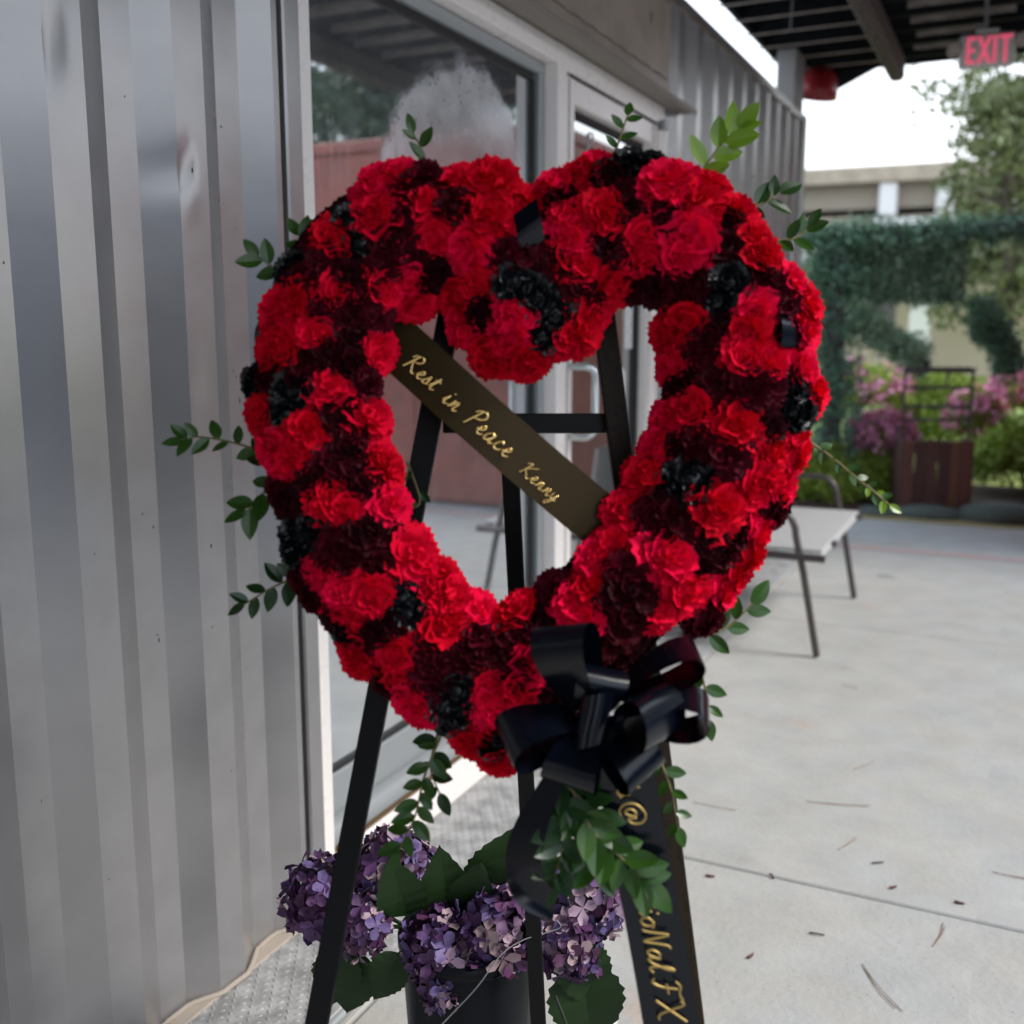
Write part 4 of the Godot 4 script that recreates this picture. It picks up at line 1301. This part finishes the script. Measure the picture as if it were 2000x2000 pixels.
func build_sign() -> void:
	var fr := Basis(Vector3.UP, 0.10)
	var s := thing("exit_sign", "grey hanging EXIT sign with red letters and two lamp heads", "exit sign", Transform3D(fr, Vector3(-0.272, 2.635, -6.05)))
	var st := mb()
	box(st, Vector3.ZERO, Vector3(0.262, 0.165, 0.045), 0.014)
	obj("panel", st, M["sign_grey"], s)
	st = mb()
	var z := 0.0245
	var w := 0.017
	# block letters E X I T
	for q in [[-0.089, 0.0, w, 0.13], [-0.068, 0.0565, 0.026, w], [-0.068, 0.0, 0.022, w], [-0.068, -0.0565, 0.026, w], [0.033, 0.0, w, 0.13], [0.081, 0.0565, 0.062, w], [0.081, -0.0085, w, 0.113]]:
		box(st, Vector3(q[0], q[1], z), Vector3(q[2], q[3], 0.004), 0.001)
	bar(st, Vector3(-0.040, -0.064, z), Vector3(0.010, 0.064, z), w, 0.004, Vector3.RIGHT, 0.001)
	bar(st, Vector3(-0.040, 0.064, z + 0.0012), Vector3(0.010, -0.064, z + 0.0012), w, 0.004, Vector3.RIGHT, 0.001)
	obj("lettering", st, M["sign_red"], s)
	st = mb()
	box(st, Vector3(-0.005, 0.092, 0), Vector3(0.11, 0.018, 0.04), 0.004)
	obj("mount", st, M["sign_grey"], s)
	st = mb()
	tube(st, [Vector3(-0.01, 0.10, 0), Vector3(-0.025, 0.36, 0)], 0.010, 10)
	obj("conduit", st, M["post_grey"], s)
	for sd in [-1.0, 1.0]:
		st = mb()
		tube(st, [Vector3(sd * 0.158, 0.025 + 0.012 * sd, -0.02), Vector3(sd * 0.158, 0.025 + 0.012 * sd, 0.03)], 0.030, 18)
		obj("lamp_head", st, M["roof_wood"], s)

func build_bench() -> void:
	var b := thing("patio_bench", "dark tube framed patio bench with pale seat beside the container", "bench", pos(0, 0, 0))
	for z in [-4.05, -5.06]:
		var st := mb()
		var p := [Vector3(-1.17, 0.005, z), Vector3(-1.12, 0.30, z), Vector3(-1.09, 0.50, z)]
		for k in 6:
			var a := PI / 2 * k / 5.0
			p.append(Vector3(-1.01 - 0.07 * cos(a), 0.51 + 0.065 * sin(a), z))
		for k in 6:
			var a := PI / 2 * k / 5.0
			p.append(Vector3(-0.82 + 0.085 * sin(a), 0.47 + 0.105 * cos(a), z))
		p.append(Vector3(-0.70, 0.33, z)); p.append(Vector3(-0.635, 0.006, z))
		tube(st, p, 0.0135, 10)
		obj("leg_hoop", st, M["bench_tube"], b)
	for z in [-4.035, -5.075]:
		var st := mb()
		tube(st, [Vector3(-1.12, 0.395, z), Vector3(-0.62, 0.395, z)], 0.015, 10)
		obj("side_rail", st, M["bench_tube"], b)
	var st := mb()
	tube(st, [Vector3(-0.64, 0.40, -4.04), Vector3(-0.64, 0.40, -5.07)], 0.008, 8)
	tube(st, [Vector3(-1.10, 0.40, -4.04), Vector3(-1.10, 0.40, -5.07)], 0.012, 8)
	obj("cross_rail", st, M["bench_seat"], b)
	st = mb()
	box(st, Vector3(-0.87, 0.418, -4.555), Vector3(0.47, 0.012, 0.99), 0.005)
	obj("seat", st, M["bench_seat"], b)
	st = mb()
	box(st, Vector3(-1.115, 0.62, -4.555), Vector3(0.02, 0.30, 0.95), 0.008, Basis(Vector3.BACK, 0.12))
	obj("backrest", st, M["bench_seat"], b)
	for z in [-4.30, -4.99]:
		st = mb()
		tube(st, [Vector3(-0.632, 0.405, z - 0.02), Vector3(-0.632, 0.405, z + 0.02)], 0.014, 8)
		obj("rail_cap", st, M["bench_tube"], b)

func build_red_container() -> void:
	var c := thing("red_container", "rust red steel container standing across the yard at the right, seen in the window", "container")
	var st := mb()
	for k in 4: box(st, Vector3(0.74 + 1.01 * k, 1.27, -6.635), Vector3(1.0, 2.46, 0.012), 0.004)
	box(st, Vector3(2.25, 1.27, -6.66), Vector3(4.1, 2.5, 0.04), 0.0)
	obj("wall", st, M["red_container_paint"], c)
	st = mb()
	box(st, Vector3(0.20, 1.27, -7.95), Vector3(0.05, 2.5, 2.5), 0.004)
	box(st, Vector3(4.30, 1.27, -7.95), Vector3(0.05, 2.5, 2.5), 0.004)
	box(st, Vector3(2.25, 1.27, -9.2), Vector3(4.05, 2.5, 0.05), 0.004)
	obj("wall", st, M["red_container_paint"], c)
	st = mb()
	box(st, Vector3(2.25, 2.56, -7.93), Vector3(4.2, 0.08, 2.64), 0.006)
	obj("roof", st, M["red_container_paint"], c)
	st = mb()
	box(st, Vector3(1.46, 1.18, -6.57), Vector3(0.34, 0.36, 0.06), 0.01)
	obj("meter_box", st, M["grey_metal"], c)

func build_added_blue_container() -> void:  # never in view; added so the corrugated wall picks up dark blue reflections
	var c := thing("added_blue_container", "added blue grey steel container outside the view that gives the grey wall its bluish reflections", "container")
	var st := mb()
	for k in 34: box(st, Vector3(4.78, 1.27, -4.0 + 0.27 * k), Vector3(0.05, 2.5, 0.10), 0.012)
	box(st, Vector3(4.82, 1.27, 0.5), Vector3(0.04, 2.5, 9.3), 0.0)
	obj("wall", st, M["added_container_blue"], c)
	st = mb()
	box(st, Vector3(6.05, 2.56, 0.5), Vector3(2.6, 0.08, 9.4), 0.006)
	obj("roof", st, M["added_container_blue"], c)

func build_added_end_wall() -> void:  # unseen wall, added to block light and darken reflections in ribbon and easel
	var w := thing("end_wall", "added dark board wall behind the viewer, out of view, that blocks light and darkens reflections", "wall")
	for k in 20:
		var st := mb()
		box(st, Vector3(-1.15 + 0.2 * k, 1.40, 4.98), Vector3(0.194, 2.78, 0.03), 0.006)
		obj("board", st, M["added_wall_dark"], w)

# ---------------------------------------------------------------- plants and the world beyond
func clump(seed_: int, count: int, size: float) -> ArrayMesh:
	var r := RandomNumberGenerator.new()
	r.seed = seed_
	var st := mb()
	for i in count:
		var d := Vector3(r.randf_range(-1, 1), r.randf_range(-1, 1), r.randf_range(-1, 1))
		var y := Vector3(r.randf_range(-1, 1), r.randf_range(-0.4, 1), r.randf_range(-1, 1)).normalized()
		var x := y.cross(Vector3(r.randf_range(-1, 1), r.randf_range(-1, 1), r.randf_range(-1, 1))).normalized()
		var z := x.cross(y)
		var t := r.randf_range(0.55, 1.35)
		st.set_color(Color(t, t, t * r.randf_range(0.8, 1.1)))
		st.set_smooth_group(-1)
		var l := size * r.randf_range(0.7, 1.3)
		var w := l * 0.32
		var m := d + y * l * 0.5 - z * l * 0.12
		tri(st, d, m + x * w, d + y * l); tri(st, d, d + y * l, m - x * w)
	return done(st)

var clumps := {}

func foliage(parent: Node, called: String, spots: Array, m: Material, variant: int, leaf := 0.5) -> void:
	# spots: [Vector3 place, float size]
	var key := "%d_%.2f" % [variant, leaf]
	if not clumps.has(key): clumps[key] = clump(variant, 26, leaf)
	var mm := MultiMesh.new()
	mm.transform_format = MultiMesh.TRANSFORM_3D
	mm.mesh = clumps[key]
	mm.instance_count = spots.size()
	for i in spots.size():
		var s: float = spots[i][1]
		mm.set_instance_transform(i, Transform3D(Basis(Vector3.UP, i * 2.4).rotated(Vector3.RIGHT, i * 0.7).scaled(Vector3(s, s, s)), spots[i][0]))
	var mi := MultiMeshInstance3D.new()
	mi.name = called
	mi.multimesh = mm
	mi.material_override = m
	mi.set_meta("kind", "stuff")
	parent.add_child(mi, true)

func leafy_box(parent: Node, called: String, a: Vector3, b: Vector3, thick: Vector3, count: int, size: float, m: Material, variant: int, leaf := 0.5) -> void:
	# leaves round a bar from a to b
	var spots := []
	for i in count:
		var t := rng.randf()
		spots.append([a.lerp(b, t) + Vector3(rng.randf_range(-1, 1) * thick.x, rng.randf_range(-1, 1) * thick.y, rng.randf_range(-1, 1) * thick.z), size * rng.randf_range(0.7, 1.3)])
	foliage(parent, called, spots, m, variant, leaf)

func tree(called: String, label: String, at: Vector3, h: float, crown_r: Vector3, crown_y: float, count: int, size: float, m: String, seed_: int) -> void:
	var t := thing(called, label, "tree", pos(at.x, at.y, at.z), "")
	var r := RandomNumberGenerator.new()
	r.seed = seed_
	var st := mb()
	tube(st, curve([Vector3(0, -0.2, 0), Vector3(0.05, h * 0.4, 0.03), Vector3(-0.04, h * 0.75, 0), Vector3(0.0, h * 0.97, 0.02)], 6), h * 0.028, 9, h * 0.006)
	obj("trunk", st, M["bark"], t)
	var boughs := []
	for k in 16:
		var y := lerpf(h * 0.30, h * 0.95, k / 15.0)
		var a := k * 2.4 + r.randf()
		var f := (y - crown_y) / crown_r.y
		var reach := crown_r.x * sqrt(maxf(0.08, 1.0 - f * f)) * r.randf_range(0.65, 1.0)
		var e := Vector3(cos(a) * reach, y + reach * 0.25, sin(a) * reach)
		st = mb()
		tube(st, curve([Vector3(0, y - reach * 0.15, 0), Vector3(e.x * 0.5, y, e.z * 0.5), e], 4), h * 0.009, 6, h * 0.002)
		obj("limb", st, M["bark"], t)
		boughs.append([Vector3(0, y, 0), e])
	var spots := []
	for i in count:
		var b: Array = boughs[r.randi() % boughs.size()]
		var p: Vector3 = (b[0] as Vector3).lerp(b[1], r.randf_range(0.35, 1.1))
		var spread := crown_r.x * 0.22
		p += Vector3(r.randfn() * spread, r.randfn() * spread * 0.7, r.randfn() * spread)
		spots.append([p, size * r.randf_range(0.6, 1.3)])
	foliage(t, "crown", spots, M[m], seed_ % 5, 0.62)

func shrub(label: String, at: Vector3, r: Vector3, flowers: float, seed_: int) -> void:
	var s := thing("azalea_shrub" if flowers > 0.0 else "green_shrub", label, "shrub", pos(at.x, at.y, at.z), "shrubs beyond the planter" )
	var st := mb()
	for k in 5:
		var a := k * 1.3
		tube(st, curve([Vector3(0, -0.1, 0), Vector3(cos(a) * r.x * 0.3, r.y * 0.5, sin(a) * r.z * 0.3), Vector3(cos(a) * r.x * 0.6, r.y * 1.2, sin(a) * r.z * 0.6)], 4), 0.012, 5)
	obj("stem", st, M["bark"], s)
	var g := RandomNumberGenerator.new()
	g.seed = seed_
	var leaf := []
	var bloom := []
	for i in int(150 + 220 * r.x):
		var d := Vector3(g.randfn(), absf(g.randfn()), g.randfn()).normalized()
		var q := g.randf_range(0.7, 1.0)
		leaf.append([Vector3(d.x * r.x, d.y * r.y, d.z * r.z) * q + Vector3(0, r.y * 0.15, 0), 0.075])
		if g.randf() < flowers: bloom.append([Vector3(d.x * r.x, d.y * r.y, d.z * r.z) * 1.05 + Vector3(0, r.y * 0.15, 0), 0.075])
	foliage(s, "leaves", leaf, M["shrub_leaf"], 1, 0.6)
	if bloom.size(): foliage(s, "blossoms", bloom, M["azalea_pink"], 2, 0.7)

func build_garden() -> void:
	var st := mb()
	box(st, Vector3(1.0, -0.045, -7.45), Vector3(9.0, 0.10, 0.19), 0.01)
	tag(obj("dry_grass_strip", st, M["dry_grass"]), "", "", "", "structure")
	st = mb()
	box(st, Vector3(1.0, -0.02, -8.35), Vector3(12.0, 0.12, 1.6), 0.03)
	tag(obj("planting_bed", st, M["mulch"]), "", "", "", "structure")
	# the bank behind: rises gently away
	st = mb()
	st.set_smooth_group(1)
	var hill := noise(0.25, 77, 3)
	for i in 24:
		for k in 14:
			var q := []
			for c in [[i, k], [i + 1, k], [i + 1, k + 1], [i, k + 1]]:
				var x: float = -14.0 + 1.4 * c[0]
				var z: float = -9.0 - 1.3 * c[1]
				q.append(Vector3(x, -0.02 + 0.30 * smoothstep(0.0, 8.0, float(c[1])) + 0.06 * hill.get_noise_2d(x, z), z))
			quad(st, q[0], q[1], q[2], q[3])
	tag(obj("grass_bank", st, M["grass"]), "", "", "", "structure")
	# stones edging the bed
	for k in 5:
		st = mb()
		lathe(st, [Vector2(0.0, -0.05), Vector2(0.16, -0.03), Vector2(0.19, 0.02), Vector2(0.15, 0.065), Vector2(0.06, 0.085), Vector2(0, 0.087)], 14)
		var o := obj("edging_stone", st, M["stone"], self, Transform3D(Basis(Vector3.UP, k * 0.4).scaled(Vector3([1.25, 1.0, 1.5, 1.1, 1.3][k], [1.0, 0.6, 1.5, 0.9, 1.0][k], 0.8)), Vector3([-0.50, -0.80, -0.06, 0.45, 0.95][k], 0.0, -7.60)))
		tag(o, ["flat dark edging stone in front of the wooden planter", "small edging stone left of the wooden planter's foot", "largest greenish edging stone right of the planter", "edging stone beyond the right edge, near the big stone", "edging stone farthest right along the bed"][k], "stone", "stones edging the planting bed")
	# leaf covered frame
	var p := thing("leafy_pergola", "garden frame of post and beam wrapped in dark artificial hedge leaves", "pergola")
	st = mb()
	box(st, Vector3(-1.22, 0.98, -7.9), Vector3(0.12, 1.96, 0.12), 0.01)
	obj("post", st, M["trellis_metal"], p)
	st = mb()
	box(st, Vector3(1.75, 0.98, -8.3), Vector3(0.12, 1.96, 0.12), 0.01)
	obj("post", st, M["trellis_metal"], p)
	st = mb()
	bar(st, Vector3(-1.55, 1.93, -7.88), Vector3(1.9, 1.93, -8.3), 0.10, 0.10, Vector3.UP, 0.01)
	obj("beam", st, M["trellis_metal"], p)
	st = mb()
	bar(st, Vector3(-1.13, 1.42, -7.88), Vector3(-0.60, 1.0, -7.95), 0.08, 0.08, Vector3.UP, 0.01)
	obj("brace", st, M["trellis_metal"], p)
	st = mb()
	bar(st, Vector3(-0.30, 1.42, -8.1), Vector3(-0.02, 0.98, -8.15), 0.08, 0.08, Vector3.UP, 0.01)
	obj("brace", st, M["trellis_metal"], p)
	st = mb()
	box(st, Vector3(-0.82, 1.66, -7.99), Vector3(0.86, 0.42, 0.04), 0.01, Basis(Vector3.UP, 0.12))
	obj("hedge_panel", st, M["faux_leaf"], p)
	leafy_box(p, "foliage", Vector3(-1.22, 0.05, -7.9), Vector3(-1.22, 1.9, -7.9), Vector3(0.16, 0.0, 0.14), 420, 0.055, M["faux_leaf"], 0)
	leafy_box(p, "foliage", Vector3(-1.42, 1.2, -7.95), Vector3(-1.30, 1.9, -7.95), Vector3(0.14, 0.05, 0.1), 160, 0.06, M["faux_leaf_light"], 1)
	leafy_box(p, "foliage", Vector3(-1.55, 1.92, -7.86), Vector3(1.9, 1.94, -8.3), Vector3(0.0, 0.075, 0.10), 620, 0.05, M["faux_leaf"], 0)
	leafy_box(p, "foliage", Vector3(-1.22, 1.66, -7.95), Vector3(-0.42, 1.66, -8.02), Vector3(0.02, 0.20, 0.05), 420, 0.05, M["faux_leaf_light"], 2)
	leafy_box(p, "foliage", Vector3(-1.22, 1.66, -7.93), Vector3(-0.42, 1.66, -8.0), Vector3(0.02, 0.20, 0.05), 260, 0.045, M["faux_leaf"], 3)
	leafy_box(p, "foliage", Vector3(-1.13, 1.42, -7.88), Vector3(-0.62, 1.02, -7.95), Vector3(0.05, 0.09, 0.09), 240, 0.055, M["faux_leaf_light"], 1)
	leafy_box(p, "foliage", Vector3(-0.30, 1.40, -8.1), Vector3(-0.04, 1.0, -8.15), Vector3(0.05, 0.09, 0.09), 220, 0.055, M["faux_leaf"], 0)
	# planter with trellis
	var g := thing("wooden_planter", "brown plank planter box with a dark metal trellis above it", "planter", Transform3D(Basis(Vector3.UP, 0.30) * Basis.from_scale(Vector3(0.80, 1, 0.8)), Vector3(-0.50, 0.03, -7.75)))
	for k in 6:
		st = mb()
		box(st, Vector3(-0.235 + 0.094 * k, 0.245, 0.13 + 0.004 * (k % 2)), Vector3(0.090, 0.48 + 0.01 * (k % 3), 0.02), 0.004)
		obj("plank", st, M["plank%d" % [0, 1, 2, 1, 3, 0][k]], g)
	for s in [-1.0, 1.0]:
		st = mb()
		box(st, Vector3(s * 0.285, 0.245, -0.05), Vector3(0.02, 0.48, 0.36), 0.004)
		obj("side_board", st, M["plank1"], g)
	for s in [-0.275, 0.275]:
		st = mb()
		box(st, Vector3(s, 0.48, -0.02), Vector3(0.022, 0.98, 0.022), 0.003)
		obj("trellis_post", st, M["trellis_metal"], g)
	for y in [0.62, 0.71, 0.84, 0.96]:
		st = mb()
		box(st, Vector3(0, y, -0.02), Vector3(0.53, 0.022 if y < 0.9 else 0.04, 0.018), 0.003)
		obj("trellis_bar", st, M["trellis_metal"], g)
	st = mb()
	box(st, Vector3(0, 0.44, -0.05), Vector3(0.54, 0.04, 0.34), 0.004)
	obj("soil", st, M["mulch"], g)
	# white tub with flowers left of the planter
	var w := thing("white_tub", "white square planting tub left of the wooden planter", "planter", pos(-0.97, 0.20, -8.22))
	st = mb()
	box(st, Vector3(0, 0.22, 0), Vector3(0.34, 0.42, 0.26), 0.01)
	obj("box", st, M["white_paint"], w)
	shrub("pink azalea bush flowering against the front of the white tub", Vector3(-0.88, 0.47, -8.06), Vector3(0.15, 0.10, 0.10), 0.9, 3)
	shrub("pink azalea left of the trellis, higher up the bank", Vector3(-1.25, 0.62, -9.6), Vector3(0.40, 0.26, 0.4), 0.14, 4)
	shrub("small pink azalea seen through the right part of the trellis", Vector3(-0.30, 0.50, -9.2), Vector3(0.16, 0.20, 0.2), 0.30, 5)
	shrub("large pink azalea right of the trellis", Vector3(0.10, 0.62, -9.8), Vector3(0.30, 0.26, 0.3), 0.40, 6)
	shrub("lime green bush at the right of the planter", Vector3(0.12, 0.12, -8.75), Vector3(0.45, 0.42, 0.35), 0.0, 7)
	shrub("lime green bush between white tub and planter", Vector3(-0.88, 0.06, -7.98), Vector3(0.20, 0.26, 0.10), 0.0, 8)
	shrub("tall green bush behind the trellis", Vector3(-0.62, 0.2, -9.9), Vector3(0.45, 0.62, 0.4), 0.0, 9)
	shrub("dark low bush at the foot of the leafy post", Vector3(-1.25, 0.05, -7.85), Vector3(0.3, 0.3, 0.2), 0.0, 10)
	# trees
	tree("olive_tree", "tall loose olive green tree at the right beyond the hedge beam", Vector3(0.5, 0.2, -15.5), 6.4, Vector3(1.6, 2.6, 1.6), 4.1, 620, 0.17, "tree_leaf", 21)
	tree("olive_tree", "pale green smaller tree standing in front of the tall one", Vector3(-0.25, 0.2, -13.2), 3.7, Vector3(0.85, 1.3, 0.85), 2.3, 260, 0.14, "tree_leaf", 22)
	tree("pine_tree", "dark pine behind the red container, mirrored in the window", Vector3(6.2, 0, -15.0), 6.6, Vector3(1.7, 2.4, 1.7), 4.4, 420, 0.26, "tree_leaf_dark", 23)
	tree("pine_tree", "second dark pine farther right behind the red container", Vector3(9.8, 0, -18.5), 6.5, Vector3(1.8, 2.2, 1.8), 4.2, 420, 0.28, "tree_leaf_dark", 24)
	tree("pine_tree", "dark tree across the yard beyond the red container's end", Vector3(9.5, 0, -7.0), 7.0, Vector3(2.4, 2.6, 2.4), 4.2, 420, 0.26, "tree_leaf_dark", 25)
	# low building
	var b := thing("garden_building", "low cream building with white columns behind the planting", "building", pos(-3.0, 0.2, -24.0))
	st = mb()
	box(st, Vector3(0.0, 1.5, -1.5), Vector3(13.0, 3.0, 0.3), 0.02)
	obj("wall", st, M["cream_wall"], b)
	for x in [-1.3, 1.05, 3.6, -3.6]:
		st = mb()
		box(st, Vector3(x, 1.2, 0.5), Vector3(0.42, 2.4, 0.4), 0.03)
		obj("column", st, M["white_paint"], b)
	st = mb()
	box(st, Vector3(0, 2.62, 0.2), Vector3(13.6, 0.55, 2.0), 0.03)
	obj("eave", st, M["roof_grey"], b)
	st = mb()
	box(st, Vector3(0, 2.30, 0.1), Vector3(13.4, 0.12, 1.7), 0.02)
	obj("trim", st, M["brown_trim"], b)
	for x in [0.0, 2.3]:
		st = mb()
		box(st, Vector3(x, 1.25, -1.34), Vector3(0.7, 0.9, 0.06), 0.01)
		obj("window", st, M["glass_dark"], b)
	st = mb()
	quad(st, Vector3(2.6, 2.9, 0.9), Vector3(5.4, 2.9, 0.9), Vector3(5.4, 3.7, 0.3), Vector3(2.6, 3.7, 0.3))
	quad(st, Vector3(2.6, 2.9, 0.9), Vector3(2.6, 3.7, 0.3), Vector3(2.6, 3.7, -0.3), Vector3(2.6, 2.9, -0.9))
	quad(st, Vector3(5.4, 2.9, -0.9), Vector3(5.4, 3.7, -0.3), Vector3(5.4, 3.7, 0.3), Vector3(5.4, 2.9, 0.9))
	quad(st, Vector3(5.4, 2.9, -0.9), Vector3(2.6, 2.9, -0.9), Vector3(2.6, 3.7, -0.3), Vector3(5.4, 3.7, -0.3))
	obj("skylight_hood", st, M["white_paint"], b)
	# overpass
	var v := thing("concrete_overpass", "pale concrete overpass with deep girder crossing in the distance", "overpass", Transform3D(Basis(Vector3.UP, 0.06), Vector3(-7.0, -0.7, -64)))
	st = mb()
	box(st, Vector3(0, 10.05, 0), Vector3(120, 0.85, 9), 0.05)
	obj("deck", st, M["cream_concrete"], v)
	st = mb()
	box(st, Vector3(0, 9.0, 0), Vector3(120, 1.25, 7.0), 0.05)
	obj("girder", st, M["girder_concrete"], v)
	st = mb()
	box(st, Vector3(0, 7.8, 0.2), Vector3(120, 0.5, 6.0), 0.05)
	obj("lower_girder", st, M["cream_concrete"], v)
	for x in [-31.0, 1.2, 34.0]:
		st = mb()
		box(st, Vector3(x, 3.6, 0), Vector3(1.9, 7.2, 1.9), 0.1)
		for s in [-1.0, 1.0]: box(st, Vector3(x + s * 1.4, 8.75, 3.9), Vector3(0.9, 1.7, 0.9), 0.1)
		box(st, Vector3(x, 7.3, 1.2), Vector3(4.2, 1.0, 6.2), 0.1)
		obj("pier", st, M["white_paint"], v)
	st = mb()
	box(st, Vector3(-10, 2.3, -8), Vector3(90, 4.6, 1.0), 0.05)
	tag(obj("retaining_wall", st, M["girder_concrete"]), "long tan retaining wall under the distant overpass", "wall")
	taken["retaining_wall"] = 0
	get_node("retaining_wall").position = Vector3(0, 0, -62)

# ---------------------------------------------------------------- scene
func _ready() -> void:
	rng.seed = 7
	var eye := Vector3(0, 1.25, 0)
	var fw := Vector3(-0.42733, -0.16970, -0.88805).normalized()
	var cam := Camera3D.new()
	cam.name = "camera"
	add_child(cam)
	cam.look_at_from_position(eye, eye + fw, Vector3.UP)
	cam.fov = 52.0
	cam.near = 0.05
	cam.far = 500.0
	var at := CameraAttributesPhysical.new()
	at.frustum_focal_length = 24.6
	at.frustum_focus_distance = 1.5
	at.exposure_aperture = 2.2
	cam.attributes = at
	var env := Environment.new()
	env.background_mode = Environment.BG_SKY
	var sm := ProceduralSkyMaterial.new()
	sm.sky_top_color = lin(0.50, 0.62, 0.80)
	sm.sky_horizon_color = lin(0.97, 0.96, 0.94)
	sm.sky_curve = 0.25
	sm.sky_energy_multiplier = 1.0
	sm.ground_bottom_color = lin(0.25, 0.25, 0.24)
	sm.ground_horizon_color = lin(0.5, 0.5, 0.48)
	var sky := Sky.new()
	sky.sky_material = sm
	env.sky = sky
	env.tonemap_mode = Environment.TONE_MAPPER_LINEAR
	env.tonemap_exposure = 2.65
	env.sdfgi_enabled = true
	env.ssao_enabled = true
	env.ssil_enabled = true
	var we := WorldEnvironment.new()
	we.name = "world_environment"
	we.environment = env
	add_child(we)
	var sun := DirectionalLight3D.new()
	sun.name = "sun"
	sun.light_energy = 0.5
	sun.light_color = Color(1.0, 0.985, 0.965)
	sun.light_angular_distance = 20.0
	sun.shadow_enabled = true
	add_child(sun)
	sun.look_at_from_position(Vector3(8, 8, -1.5), Vector3.ZERO, Vector3.UP)
	make_materials()
	build_ground()
	build_container()
	build_canopy()
	build_red_container()
	build_added_blue_container()
	build_added_end_wall()
	build_garden()
	build_bench()
	build_sign()
	# the easel and the heart face the viewer and lean back a little
	var rt := Vector3(0.901, 0, -0.434).normalized()
	var back := -fw
	var up := back.cross(rt).normalized()
	var frame := Transform3D(Basis(rt, up, rt.cross(up)), Vector3(-0.463, 1.095, -1.020))
	var foot := frame.affine_inverse() * Vector3(-0.522, 0.012, -1.203)
	build_easel(frame, foot)
	build_bucket()
	build_wreath(frame)
	build_litter()
